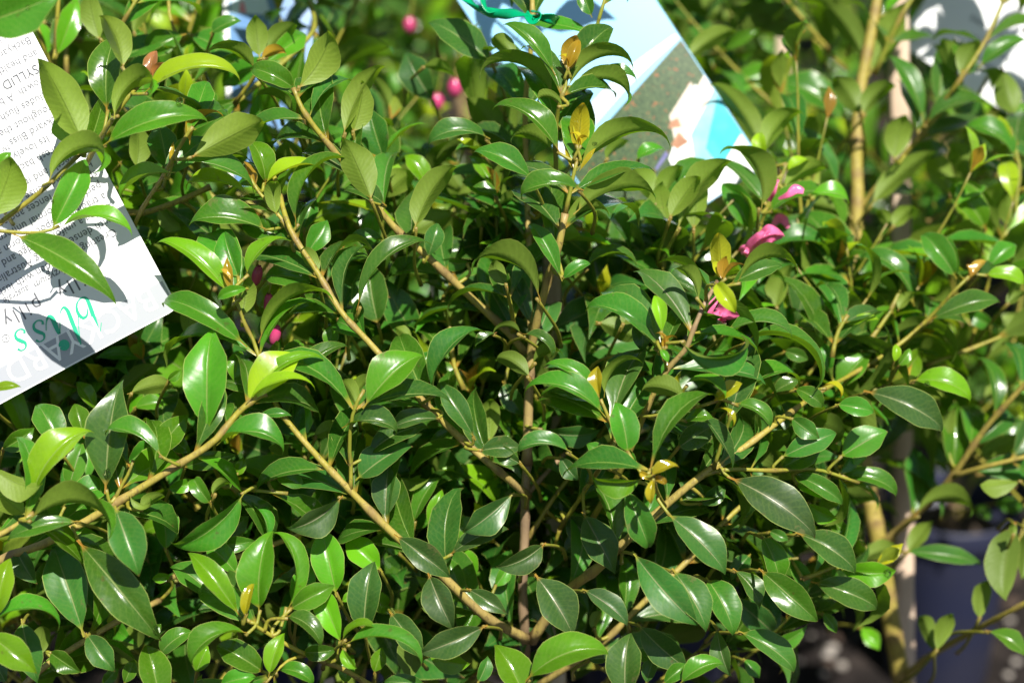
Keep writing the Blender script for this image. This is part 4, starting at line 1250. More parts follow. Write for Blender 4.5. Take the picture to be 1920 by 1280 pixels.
# filler growth belonging to the near shrubs: it fills in behind the leaves above
FILL = {k: Twigs() for k in 'LCR'}
rg = np.random.default_rng(21)
def fill_from(k, x, y, D, n, ln, dmin, ll=.044, young=.3, spread=1.0):
    tw = Twigs()
    p = P(x, y, D)
    for i in range(n):
        az = rg.uniform(0, 6.28); el = math.radians(rg.uniform(5, 60))
        d = (math.cos(az) * math.cos(el), abs(math.sin(az)) * math.cos(el) * .4, math.sin(el))
        grow(tw, p + rg.normal(0, .012, 3), d, ln * rg.uniform(.7, 1.2), .0018, ll, 0, young, rg, .5, .35)
    ok = {}
    for n_, s_ in enumerate(tw.stems):
        bad = np.mean([in_front(v, dmin) for v in s_[0]])
        if bad < .25: ok[n_] = 1; FILL[k].stems.append(s_)
    FILL[k].leaves += [q for q in tw.leaves if q['_s'] in ok and not in_front(q['P0'] + q['A'] * q['L'] * .8, dmin) and not in_front(q['P0'], dmin)]

LL = .052
for (x, y) in [(80, 1000), (240, 1100), (420, 1000), (560, 1150), (160, 1250), (380, 1250), (60, 800), (250, 800), (420, 880), (640, 1250), (520, 900), (330, 640), (430, 420), (280, 980), (500, 1050), (40, 1180), (700, 1150)]:
    fill_from('L', x, y + 70, 1.10, 5, .12, 1.035, ll=LL, young=.62)
for (x, y) in [(300, 150), (120, 60), (480, 260), (200, 380), (620, 160), (520, 420), (400, 560)]:
    fill_from('L', x, y + 60, 1.16, 3, .12, 1.11, ll=LL, young=.5)
for (x, y) in [(760, 330), (880, 480), (760, 620), (900, 720), (700, 880), (820, 960), (900, 1120), (1080, 1180), (1150, 1000), (1240, 1100), (1180, 640), (1090, 560), (640, 460), (1340, 800), (760, 1200), (1180, 1260), (860, 1250), (1000, 1260), (1300, 1220), (960, 1000), (840, 840), (1060, 760)]:
    fill_from('C', x, y + 60, 1.11, 5, .12, 1.045, ll=LL, young=.24)  # low leaf age paints the shrub's inner shade as darker green
for (x, y) in [(1320, 1000), (1440, 960), (1400, 1080), (1500, 940)]:
    fill_from('C', x, y + 30, 1.13, 3, .09, 1.05, ll=LL, young=.36)
for (x, y) in [(1480, 980), (1560, 940), (1380, 1130), (1450, 900), (1600, 1040), (1480, 1080), (1880, 900), (1900, 1000)]:
    fill_from('R', x, y + 10, 1.24, 3, .09, 1.16 if x > 1600 else 1.08, ll=LL, young=.4)
for (x, y) in [(1500, 640), (1640, 560), (1740, 620), (1560, 800), (1480, 440), (1460, 760), (1400, 640), (1600, 700)]:
    fill_from('C', x, y + 60, 1.14, 4, .11, 1.09, ll=LL, young=.55)
for (x, y) in [(860, 100), (760, 180), (930, 280), (680, 60)]:
    fill_from('C', x, y + 60, 1.24, 2, .11, 1.15, ll=LL, young=.15)
for (x, y) in [(1480, 180), (1700, 100), (1780, 300), (1560, 60), (1860, 420), (1840, 600), (1750, 420), (1820, 760), (1500, 330)]:
    fill_from('R', x, y + 60, 1.28, 4, .12, 1.22, ll=LL, young=.45)
# shoots above the frame that throw their shade on the upper tags
for k, x, y, D in (('R', 1780, -230, 1.22), ('R', 1880, -260, 1.22), ('R', 1800, -110, 1.22), ('R', 1880, -90, 1.20), ('R', 1920, 60, 1.2), ('C', 1100, -150, 1.06)):
    tw = Twigs()
    for i in range(2): grow(tw, P(x, y, D), (rg.normal(0, .5), rg.normal(0, .3), 1), .09, .0014, .046, 1, .4, rg, .5, .2)
    FILL[k].leaves += tw.leaves; FILL[k].stems += tw.stems
# leaf pairs along the branches themselves, on their far side and flanks
LEANY = []
for (k, r0, r1, a0, a1, pts) in stems:
    if r0 > .0041 or a0 > .9: continue
    L_ = np.linalg.norm(np.diff(pts, axis=0), axis=1).sum()
    n_ = max(2, int(L_ / .019)); p_ = smooth_line(pts, n_ * 4 + 1)
    ph = rg.uniform(0, 3.14)
    for i in range(2, n_ * 4, 4):
        d_ = unit(p_[i + 1] - p_[i - 1]); ph += 1.57 + rg.normal(0, .2)
        e1 = unit(np.cross(d_, CP - p_[i])); e2 = unit(np.cross(e1, d_)); e2 = e2 if e2 @ FWD > 0 else -e2
        for sg in (0, math.pi):
            if rg.random() < .15: continue
            sd_ = e1 * math.cos(ph + sg) + e2 * (abs(math.sin(ph + sg)) * .9 + .25)
            sd_ = unit(sd_ + np.array([0, 0, rg.uniform(-.35, .45)]))
            al = math.radians(rg.uniform(50, 85))
            A = unit(d_ * math.cos(al) + sd_ * math.sin(al)); N_ = unit(d_ * math.sin(al) - sd_ * math.cos(al) + np.array([0, -.35, .55]) + rg.normal(0, .2, 3))
            Ls = rg.uniform(.032, .048)
            q = dict(P0=p_[i], A=A, Nn=unit(N_ - A * (A @ N_)), L=Ls, W=Ls * rg.uniform(.32, .47), kite=rg.uniform(.2, .9), curl=rg.uniform(.08, .36), tw=rg.normal(0, .25), fold=rg.uniform(14, 42),
                     age=rg.uniform(.05, .35) + (.25 if k == 'L' else 0) * rg.random(), dust=max(0, rg.normal(.15, .2)), r=rg.random())
            D_, x_, y_ = depth_px(q['P0'] + A * Ls * .7)
            if D_ < (D0 := depth_px(p_[i])[0]) + .004: continue
            if in_front(q['P0'] + A * Ls * .7, 0.93 if x_ > 330 or y_ > 760 else 1.04, False): continue
            if 1370 < x_ < 1520 and 330 < y_ < 490 and D_ < 1.10: continue
            FILL[k].leaves.append(q)
print({k: (len(v.leaves), len(v.stems)) for k, v in FILL.items()})

def on_leaf(q, t, u, nu=13, nv=8):
    v, f, uv, inf = leaf(nu=nu, nv=nv, **q)
    i = int(round(t * nu)); j = int(round((u + 1) / 2 * nv))
    g = v.reshape(nu + 1, nv + 1, 3)
    return g[i, j], unit(q['Nn'])

# dewdrops: photo pixel of each, put on the leaf of the list that lies there
DROPS = [(337, 191, 3.2), (1110, 270, 2.4), (203, 891, 3.4), (289, 1169, 2.0), (1664, 1075, 3.4), (1733, 719, 2.6), (418, 1277, 2.2), (50, 22, 1.6)]
NODE_GROUP = {}
for k, (o0, label) in PLANTS.items():
    t = root('lilly_pilly_shrub', o0, label, 'shrub', 'lilly pilly shrubs in the foreground')
    first = True
    mine = [s for s in stems if s[0] == k]
    for s in mine:
        g = Geo(); stem_geo(g, s[5], s[1], s[2], s[3], s[4])
        thick = s[1] > .0041
        o = obj('trunk' if thick or (k == 'C' and s[3] > .9) else 'branch', g.mesh('stem', o0, (M_BARK,)), t)
    hs = [h for h in HERO if h[0] == k]
    qs = [hero_leaf(h) for h in hs]
    order = sorted(range(len(hs)), key=lambda i: -(hs[i][5] * math.hypot(hs[i][3] - hs[i][1], hs[i][4] - hs[i][2])))
    young = [i for i in order if hs[i][10 - 1] >= 1.3]
    blades = [i for i in order if hs[i][10 - 1] < 1.3]
    objs = {}
    for i in young + blades[:100]:
        q = qs[i]; g = Geo(); g.add(*leaf(nu=16, nv=10, **q)[:3], leaf(nu=1, nv=1, **q)[3])
        nm = 'young_leaf' if q['age'] >= 1.3 else 'leaf'
        o = obj(nm, g.mesh(nm, o0, (M_LEAF,)), t)
        objs[i] = o
        if nm == 'young_leaf' and q['age'] < 1.8 and q['L'] > .02: o['label'] = 'glossy bronze-yellow new leaf'
        elif q['age'] >= 1.8: o['label'] = 'coppery pink new leaf'
        elif q['age'] > .9: o['label'] = 'bright lime-yellow leaf'
    extra = []
    if len(blades) < 100:
        cand = sorted((n_ for n_, q in enumerate(FILL[k].leaves) if not in_front(q['P0'], .1) and 20 < depth_px(q['P0'])[1] < 1900 and 20 < depth_px(q['P0'])[2] < 1260 and q['L'] > .03), key=lambda n_: depth_px(FILL[k].leaves[n_]['P0'])[0])
        extra = cand[:100 - len(blades)]
        for n_ in extra:
            g = leaves_geo([FILL[k].leaves[n_]], 10, 8); obj('leaf', g.mesh('leaf', o0, (M_LEAF,)), t)
    print(k, len(blades), len(extra))
    g = Geo()
    if len(blades) > 100: g = leaves_geo([qs[i] for i in blades[100:]], 14, 8)
    sp = np.vstack([smooth_line(s[5], 60) for s in mine])
    for q in qs:
        dd = np.linalg.norm(sp - q['P0'], axis=1); m_ = int(dd.argmin())
        if dd[m_] < .005: continue
        b_ = sp[m_] if dd[m_] < .018 else q['P0'] + FWD * .045 + np.array([rnd.uniform(-.006, .006), 0, -.018]) - q['A'] * .008
        mid = q['P0'] * .5 + b_ * .5 - q['A'] * .003
        stem_geo(g, np.array([b_, mid, q['P0'] + q['A'] * .002]), .0015, .0011, .25, .1, n=8, seg=6, nodes=1, mi=1)
    g = leaves_geo([q for n_, q in enumerate(FILL[k].leaves) if n_ not in set(extra)], 8, 6, g)
    for s in FILL[k].stems: stem_geo(g, s[0], s[1], s[2], s[3], s[4], n=len(s[0]) * 2, seg=6, mi=1)
    tag(obj('foliage', g.mesh('foliage', o0, (M_LEAF, M_BARK)), t), kind='stuff')
    for dx, dy, dr in DROPS:
        best = None
        for i, o in objs.items():
            h = hs[i]
            q = qs[i]
            v = leaf(nu=13, nv=8, **q)[0]
            for p in v[10:-12]:
                D, x, y = depth_px(p)
                e = math.hypot(x - dx, y - dy)
                if e < 9 and (best is None or D < best[0] - .004 or (abs(D - best[0]) < .004 and e < best[1])): best = (D, e, p, i)
        if best:
            D, e, p, i = best
            tgt = P(dx, dy, D)
            r_ = dr / 1000 * .55
            n = unit(qs[i]['Nn']); n = n if n @ (CP - p) > 0 else -n
            a = np.linspace(0, 2 * math.pi, 16, endpoint=False); x_ = unit(np.cross(n, [0.2, 1, .1])); y_ = np.cross(n, x_)
            vs, f = [], []
            prof = [(1.0, -.10), (1.02, .1), (.92, .36), (.68, .58), (.36, .70), (.02, .73)]
            for rr, zz in prof: vs.append(p + r_ * (rr * (np.cos(a)[:, None] * x_ + np.sin(a)[:, None] * y_ * 1.15) + zz * n))
            for q1 in range(5):
                f += [(q1 * 16 + j, q1 * 16 + (j + 1) % 16, (q1 + 1) * 16 + (j + 1) % 16, (q1 + 1) * 16 + j) for j in range(16)]
            g = Geo(); g.add(np.vstack(vs), f)
            obj('water_droplet', g.mesh('water_droplet', o0, (M_DROP,)), objs[i])
    # pot
    pot(o0[0], o0[1], .075, .16, {'L': 'black nursery pot of the left foreground shrub', 'C': 'black nursery pot of the central shrub', 'R': 'black nursery pot of the shrub by the right stake'}[k])

# ---------------------------------------------------------------- stakes
def stake(pts, w_, label, square=True):
    """a long wooden garden stake driven into its pot"""
    p = np.array(pts); o0 = p[0].copy()
    d = unit(p[-1] - p[0]); x = unit(np.cross(d, [0, -1, .3])); y = np.cross(x, d)
    n = 60
    c = p[0] + (p[-1] - p[0]) * np.linspace(0, 1, n)[:, None]
    m = 16
    a = np.linspace(0, 2 * math.pi, m, endpoint=False) + .2
    e = .45 if square else 1.0
    cx = np.sign(np.cos(a)) * np.abs(np.cos(a)) ** e; cy = np.sign(np.sin(a)) * np.abs(np.sin(a)) ** e
    r2 = np.random.default_rng(int(abs(o0[0]) * 1e4))
    rad = w_ / 2 * (1 + .02 * r2.normal(0, 1, n))
    v = np.vstack([q + r_ * (cx[:, None] * x + cy[:, None] * y) for q, r_ in zip(c, rad)] + [c[-1:] + d * .002, c[:1]])
    f = [(i * m + j, i * m + (j + 1) % m, (i + 1) * m + (j + 1) % m, (i + 1) * m + j) for i in range(n - 1) for j in range(m)]
    f += [((n - 1) * m + j, (n - 1) * m + (j + 1) % m, n * m, n * m) for j in range(m)]
    f += [(j, n * m + 1, n * m + 1, (j + 1) % m) if False else ((j + 1) % m, j, n * m + 1, n * m + 1) for j in range(m)]
    # store so that local z runs along the stake for the grain
    R = np.stack([x, y, d], 0)
    g = Geo(); g.add((v - o0) @ R.T, f)
    o = obj('wooden_stake', g.mesh('wooden_stake', mats=(M_STAKE,)))
    from mathutils import Matrix
    M = Matrix([[x[0], y[0], d[0], o0[0]], [x[1], y[1], d[1], o0[1]], [x[2], y[2], d[2], o0[2]], [0, 0, 0, 1]])
    o.matrix_world = M
    return tag(o, label, 'stake', 'wooden plant stakes')

def through(a, b, z=.08, top=.06):
    a, b = np.array(a), np.array(b)
    d = (a - b)
    lo = b - (a - b) / (a - b)[2] * (b[2] - z)
    return [lo, a + unit(d) * top]
stake(through(P(1684, 0, 1.26), P(1695, 1150, 1.30)), .0118, 'pale wooden stake standing beside the thick stem on the right')
lo = through(P(1030, 0, 1.10), P(1040, 860, 1.10))[0]
stake([lo, P(1034, 475, 1.10)], .0095, 'wooden stake standing behind the central stem')
stake(through(P(1470, 60, 1.75), P(1462, 320, 1.75)), .012, 'blurred wooden stake in the row behind, right of the picture tag')
stake(through(P(610, 20, 1.50), P(612, 320, 1.50)), .012, 'blurred wooden stake in the row behind, right of the blue tag')

# ---------------------------------------------------------------- tags
class Card:
    """a stiff printed card; page coordinates in photo pixels at the card's depth: X along the top edge, Y down the page"""
    def __init__(s, corner, ax, ay, W, H, label, mat, name='plant_tag', thick=.0005, tilt=(0, 0)):
        x, y, D = corner
        s.o = P(x, y, D); m = D / FPX; s.m = m
        ax = unit((*ax, 0))[:2]; ay = unit((*ay, 0))[:2]
        s.X = unit(RGT * ax[0] - UPV * ax[1] - FWD * tilt[0]); Y = unit(RGT * ay[0] - UPV * ay[1] - FWD * tilt[1])
        s.Y = unit(Y - s.X * (Y @ s.X))
        n = np.cross(s.X, s.Y); s.N = unit(n if n @ (CP - s.o) > 0 else -n)
        s.flip = n @ (CP - s.o) > 0
        s.bow = lambda X, Y_: .0022 * math.sin(X / W * 2.6 + .4) * (1 if W else 1) + .0018 * math.sin(Y_ / H * 3.0)
        s.W, s.H = W, H
        s.root = root(name, s.o, label, 'plant tag')
        nx, ny = 24, 30
        g = Geo()
        XX = np.linspace(0, W, nx + 1); YY = np.linspace(0, H, ny + 1)
        def rnd_c(X, Y_):
            r = 9.0
            cx = min(max(X, r), W - r); cy = min(max(Y_, r), H - r)
            dx, dy = X - cx, Y_ - cy; l = max(abs(dx), abs(dy))
            if l > 0 and dx and dy:
                q = math.hypot(dx, dy); dx, dy = dx / q * l, dy / q * l
            return cx + dx, cy + dy
        top = np.array([s.pt(*rnd_c(a, b), 0) for a in XX for b in YY]); bot = top - s.N * thick
        k = ny + 1
        f = []
        for i in range(nx):
            for j in range(ny):
                q = (i * k + j, (i + 1) * k + j, (i + 1) * k + j + 1, i * k + j + 1)
                if not s.flip: q = q[::-1]
                f.append(q); off = len(top); f.append(tuple(off + z for z in q[::-1]))
        ring = [i * k for i in range(nx + 1)] + [nx * k + j for j in range(1, ny + 1)] + [i * k + ny for i in range(nx - 1, -1, -1)] + [j for j in range(ny - 1, 0, -1)]
        for a, b in zip(ring, ring[1:] + ring[:1]):
            q = (a, a + len(top), b + len(top), b)
            f.append(q if s.flip else q[::-1])
        g.add(np.vstack([top, bot]), f)
        o = obj('card', g.mesh('card', s.o, (mat,)), s.root)
        for p in o.data.polygons: p.use_smooth = False
    def pt(s, X, Y, up=.0):
        return s.o + s.m * (s.X * X + s.Y * Y) + s.N * (s.bow(X, Y) + up)
    def sheet(s, name, poly, mat, up=.00012, n=10):
        """flat printed patch: a quad strip between two edges (lists of equal length), or a polygon fan"""
        a, b = poly
        a = smooth_line([(*q, 0) for q in a], n) if len(a) > 2 else np.linspace((*a[0], 0), (*a[1], 0), n)
        b = smooth_line([(*q, 0) for q in b], n) if len(b) > 2 else np.linspace((*b[0], 0), (*b[1], 0), n)
        g = Geo(); k = 9; v = []
        for p, q in zip(a, b):
            for t in np.linspace(0, 1, k):
                c = p * (1 - t) + q * t
                v.append(s.pt(c[0], c[1], up))
        f = [(i * k + j, i * k + j + 1, (i + 1) * k + j + 1, (i + 1) * k + j) for i in range(n - 1) for j in range(k - 1)]
        g.add(v, f)
        return obj(name, g.mesh(name, s.o, (mat,)), s.root)
    def text(s, items, name, mat, up=.0002):
        """items: (string, X, Y baseline, size, spacing, squeeze)"""
        vs, fs, n = [], [], 0
        for st, X, Y, size, spc, sq, sh in items:
            cu = bpy.data.curves.new('t', 'FONT'); cu.body = st; cu.size = 1.0; cu.space_character = spc; cu.resolution_u = 3; cu.shear = sh
            to = bpy.data.objects.new('t', cu); COL.objects.link(to)
            bpy.context.view_layer.update()
            me = bpy.data.meshes.new_from_object(to.evaluated_get(bpy.context.evaluated_depsgraph_get()))
            for v in me.vertices:
                vs.append(s.pt(X + v.co.x * size * sq, Y - v.co.y * size, up))
            for p in me.polygons: fs.append([n + q for q in p.vertices])
            n += len(me.vertices)
            bpy.data.objects.remove(to); bpy.data.curves.remove(cu); bpy.data.meshes.remove(me)
        me = bpy.data.meshes.new(name)
        me.from_pydata([tuple(np.array(v) - s.o) for v in vs], [], fs)
        me.materials.append(mat)
        return obj(name, me, s.root)
    def strokes(s, lines, name, mat, up=.0002):
        g = Geo()
        for pts, wd in lines:
            p = smooth_line([(*q, 0) for q in pts], 22)[:, :2]
            w_ = np.interp(np.linspace(0, 1, 22), np.linspace(0, 1, len(wd)), wd)
            tg = np.gradient(p, axis=0); tg /= np.linalg.norm(tg, axis=1)[:, None] + 1e-9
            nr = np.stack([-tg[:, 1], tg[:, 0]], 1)
            v = []
            for q, m_, x in zip(p, nr, w_):
                up += 1e-7
                v += [s.pt(*(q + m_ * x / 2), up), s.pt(*(q - m_ * x / 2), up)]
            g.add(v, [(2 * i, 2 * i + 1, 2 * i + 3, 2 * i + 2) for i in range(21)])
            up += .00002
        return obj(name, g.mesh(name, s.o, (mat,)), s.root)

# white care tag, hanging upside down over the left shrub: page top is the lower right edge
c = Card((336, 578, 1.002), (-.881, .473), (-.463, -.886), 470, 640, 'white printed care tag hanging upside down at the left, with green lettering', M_PAPER, tilt=(.0, -.05))
c.sheet('header_band', (((3, 3), (467, 3)), ((3, 60), (467, 60))), M_BAND, up=.00008, n=20)
c.text([('BACKYARD', 28, 62, 64, 1.02, .93, 0)], 'header_lettering', M_WHITE, up=.00025)
def S(x, y, k=1.0):   # an italic s, lower-case, baseline y
    return ([(x + 25 * k, y - 31 * k), (x + 20 * k, y - 37 * k), (x + 11 * k, y - 36 * k), (x + 7 * k, y - 28 * k), (x + 13 * k, y - 20 * k), (x + 18 * k, y - 12 * k), (x + 15 * k, y - 3 * k), (x + 5 * k, y - 0 * k), (x - 2 * k, y - 5 * k), (x + 0 * k, y - 11 * k)], [4.5 * k, 2 * k, 2.4 * k, 5.5 * k, 7 * k, 6 * k, 4 * k, 2 * k, 3.5 * k, 5 * k])
bl = [([(154, 26), (150, 46), (146, 70), (143, 92), (146, 101), (156, 102), (166, 94), (170, 80), (166, 68), (157, 69), (150, 80)], [2, 7, 8, 7, 4, 2, 4, 6, 6, 4, 1.5]),
      ([(140, 44), (147, 34), (154, 26)], [1.5, 1.5, 3]),
      ([(193, 26), (190, 48), (187, 74), (185, 94), (189, 103), (199, 97), (206, 84)], [2, 7, 8, 7, 4, 1.5, 1.2]),
      ([(170, 80), (184, 50), (193, 26)], [2, 1.5, 3]),
      ([(206, 84), (214, 70), (219, 64), (218, 80), (217, 94), (221, 101), (230, 94), (238, 80)], [1.5, 2, 6, 9, 9, 6, 2, 1.5]),
      ([(226, 42), (228.5, 40.5), (231, 42), (228.5, 43.5)], [11, 11, 11, 11]),
      S(238, 104), S(276, 106)]
dot = [([(221 + 5.5 * math.cos(a), 40 + 5.5 * math.sin(a)) for a in np.linspace(0, 6.28, 9)], [10] * 3)]
bl.pop(5)
c.strokes(bl + dot, 'script_lettering', M_GREENP)
c.text([('R', 309, 106, 8, 1, 1, 0)], 'registered_mark', M_INK)
c.strokes([([(312 + 7 * math.cos(a), 103 + 7 * math.sin(a)) for a in np.linspace(0, 6.28, 12)], [1.2, 1.2])], 'registered_ring', M_INK)
c.text([('lilly  pilly', 116, 144, 40, 1.28, .92, 0)], 'plant_name', M_INKL)
T = [('Syzygium', 148, 172, 22, 1.0, .86, .25), ('australe', 228, 172, 19, 1.0, .9, .2)]
body = [(190, 36, 'Creating the garden with lush'), (213, 30, 'with dense growing Australian'), (236, 22, 'edging a uniform hedge and a'), (258, 22, 'a traditional spot to form and'),
        (280, 20, 'perfect for formal uniform and'), (303, 16, 'spaces, for fences and screens'), (326, 16, 'be pruned dense to garden'), (350, 16, 'perfectly and it is a hardy'), (379, 16, 'for a fresh backyard border'), (404, 16, 'beds. Its lovely foliage is'),
        (430, 16, 'Backyard Bliss\u2122 has new'), (454, 16, 'throughout the year and it'), (480, 16, 'includes flushes of copper'), (507, 16, 'growth. A big hedge is also'), (560, 10, 'and healthy in all seasons'), (588, 10, 'Backyard Bliss is easy to'), (614, 10, 'grow in full sun or shade')]
c.text([(t_, x, y, 22, 1.04, .90, 0) for y, x, t_ in body] + T, 'body_text', M_INKL)
c.text([('PSYLLID RESISTANT', 10, 534, 26, 1.03, .92, 0)], 'heading_text', M_INK)

# picture tag in the middle: sky, hedge, house and pool
M_SKY, t_, b_, o_ = newmat('print_sky'); N = NT(t_)
b_.inputs['Roughness'].default_value = .25
uvp = N.n('ShaderNodeTexCoord').outputs['Object']
b_.inputs['Base Color'].default_value = (.29, .57, .82, 1)
M_HEDGE, t_, b_, o_ = newmat('print_hedge'); N = NT(t_)
pos = N.n('ShaderNodeTexCoord').outputs['Object']
nn = N.noise(pos, 700, 4, .7); n2 = N.noise(pos, 420, 2, .5)
cc = N.ramp(nn, [(0.3, (0.02, 0.045, 0.025)), (0.5, (0.06, 0.10, 0.045)), (0.7, (0.13, 0.18, 0.08))])
cc = N.mix(N.smooth(n2, .62, .72, 0, .7), cc, (0.40, 0.12, 0.05))
t_.links.new(cc, b_.inputs['Base Color']); b_.inputs['Roughness'].default_value = .3
M_CYAN = simple('print_cyan', (0.03, 0.42, 0.52), .3, 50, (0.08, 0.50, 0.58)); M_LCYAN = simple('print_light_cyan', (0.20, 0.50, 0.58), .3, 50, (0.30, 0.55, 0.60))
M_CREAM = simple('print_cream', (0.60, 0.50, 0.42), .3, 60, (0.66, 0.60, 0.53)); M_TAN = simple('print_tan', (0.45, 0.24, 0.14), .3, 90, (0.34, 0.17, 0.10)); M_PURP = simple('print_violet', (0.13, 0.13, 0.30), .3, 60, (0.20, 0.20, 0.36))
M_PALE = simple('print_haze', (0.62, 0.74, 0.84), .3)
# page frame: corner = lower right photo corner (1432,308); X up-left-ish along the short side, Y along the long side upward
c = Card((1434, 312, 1.145), (-.84, .545), (-.56, -.83), 312, 620, 'picture tag showing a hedge, a house and a blue pool, behind the central shoots', M_SKY, tilt=(.0, -.05))
def q_(x, y):
    """photo pixel -> page coordinates of this card"""
    v = np.array([x - 1434., y - 312.]); A_ = np.array([[-.84, -.56], [.545, -.83]]); A_[:, 0] /= np.hypot(*A_[:, 0]); A_[:, 1] /= np.hypot(*A_[:, 1])
    s_ = np.linalg.solve(A_, v); return (float(min(max(s_[0], 2), 310)), float(min(max(s_[1], 2), 618)))
c.sheet('picture_hedge', ([q_(1274, 76), q_(1360, 202)], [q_(1040, 330), q_(1180, 470)]), M_HEDGE, .0001, 20)
c.sheet('picture_haze', ([q_(1270, 74), q_(1200, 140), q_(1140, 205), q_(1030, 322)], [q_(1262, 66), q_(1182, 124), q_(1120, 180), q_(1000, 300)]), M_PALE, .00014, 12)
c.sheet('picture_path', ([q_(1300, 160), q_(1434, 310)], [q_(1252, 300), q_(1300, 400)]), M_WHITE, .00016, 20)
c.sheet('picture_house', ([q_(1292, 156), q_(1310, 186)], [q_(1252, 220), q_(1268, 290)]), M_CREAM, .00022)
c.sheet('picture_wall', ([q_(1318, 142), q_(1342, 172)], [q_(1298, 175), q_(1296, 330)]), M_CREAM, .00024)
c.sheet('picture_roof', ([q_(1268, 224), q_(1276, 240)], [q_(1254, 230), q_(1250, 244)]), M_TAN, .00028)
c.sheet('picture_steps', ([q_(1270, 250), q_(1290, 268)], [q_(1256, 274), q_(1268, 282)]), M_TAN, .00028)
c.sheet('picture_paving', ([q_(1382, 246), q_(1434, 312)], [q_(1345, 330), q_(1372, 345)]), M_WHITE, .00022)
c.sheet('picture_pool', ([q_(1338, 170), q_(1390, 246)], [q_(1293, 255), q_(1306, 324)]), M_LCYAN, .0003)
c.sheet('picture_water', ([q_(1345, 180), q_(1392, 248)], [q_(1322, 280), q_(1350, 318)]), M_CYAN, .00036)
c.sheet('picture_edge', ([q_(1400, 330), q_(1384, 345)], [q_(1340, 388), q_(1330, 384)]), M_PURP, .00034)

c.sheet('picture_violet', ([q_(1246, 285), q_(1252, 292)], [q_(1226, 318), q_(1230, 322)]), M_PURP, .00034)  # small violet patch of the printed picture
# blue tag at the upper left, partly hidden
M_BLUE = simple('print_blue', (0.10, 0.22, 0.45), .3, 30, (0.20, 0.36, 0.54))
c = Card((432, 350, 1.20), (1, -.05), (-.07, -1), 175, 460, 'pale blue picture tag half hidden behind leaves at the upper left', M_BLUE, tilt=(0, -.1))
c.sheet('white_margin', (((0, 2), (0, 458)), ((10, 2), (10, 458))), M_WHITE, .00015, 12)
c.sheet('picture_cloud', (((14, 330), (20, 440)), ((90, 320), (60, 450))), M_PALE, .00015)
c.sheet('picture_flower', (((30, 330), (34, 350)), ((44, 326), (40, 348))), simple('print_rose', (.75, .25, .35), .3), .00025)

# white tag at the upper right
c = Card((1960, 260, 1.30), (-.84, -.54), (.50, -.86), 330, 420, 'white printed tag at the upper right corner, dappled with leaf shadows', M_PAPER, tilt=(0, -.05))
lines = ['flowers and berries for', 'garden beds and a low', 'hedge or screen, grows', 'in full sun or part', 'shade in most soils.', 'Water well in summer', 'and feed in spring with', 'plant food. Prune to', 'shape at any time']
c.text([(t_, 40, 60 + 30 * i, 22, 1.04, .92, 0) for i, t_ in enumerate(lines)], 'body_text', M_INKL)

# ---------------------------------------------------------------- ties
def ribbon(name, pts, wd, mat, parent, o0, twist=0.0, th=.0005, a0=0.0, n=40, bulge=.5):
    p = smooth_line(pts, n); tg = np.gradient(p, axis=0); tg /= np.linalg.norm(tg, axis=1)[:, None]
    w_ = np.interp(np.linspace(0, 1, n), np.linspace(0, 1, len(wd)), wd)
    v = []
    for i in range(n):
        x = unit(np.cross(tg[i], CP - p[i])); z = np.cross(x, tg[i])
        a = a0 + twist * i / (n - 1)
        b = x * math.cos(a) + z * math.sin(a); c_ = np.cross(tg[i], b)
        for s_, u_ in ((-1, 0), (-.5, .25), (0, .38), (.5, .25), (1, 0)): v.append(p[i] + b * s_ * w_[i] / 2 + c_ * (th / 2 + u_ * w_[i] * bulge))
        for s_, u_ in ((1, 0), (.5, .25), (0, .38), (-.5, .25), (-1, 0)): v.append(p[i] + b * s_ * w_[i] / 2 + c_ * (-th / 2 + u_ * w_[i] * bulge))
    f = [(i * 10 + j, i * 10 + (j + 1) % 10, (i + 1) * 10 + (j + 1) % 10, (i + 1) * 10 + j) for i in range(n - 1) for j in range(10)]
    g = Geo(); g.add(v, f)
    return obj(name, g.mesh(name, o0, (mat,)), parent)

o0 = P(1000, 38, 1.03)
t = root('plant_tie', o0, 'twisted green plastic tie round the top of the central stem', 'tie')
ribbon('strap', [P(850, -30, 1.05), P(875, 0, 1.045), P(905, 20, 1.035), P(935, 26, 1.03), P(965, 27, 1.022), P(1000, 32, 1.018), P(1035, 36, 1.02), P(1052, 46, 1.04)], [.0065, .0055, .0068, .0044, .0060, .0044, .0052, .004], M_TIE, t, o0, 7.0, n=90)
ribbon('strap', [P(905, -20, 1.03), P(906, 5, 1.03), P(915, 22, 1.03), P(935, 22, 1.032)], [.0025, .003, .003], M_TIE, t, o0, 2.0)
ribbon('knot', [P(985, 24, 1.018), P(998, 40, 1.012), P(1010, 30, 1.014), P(1000, 22, 1.02)], [.003, .0045, .003], M_TIE, t, o0, 2.0)

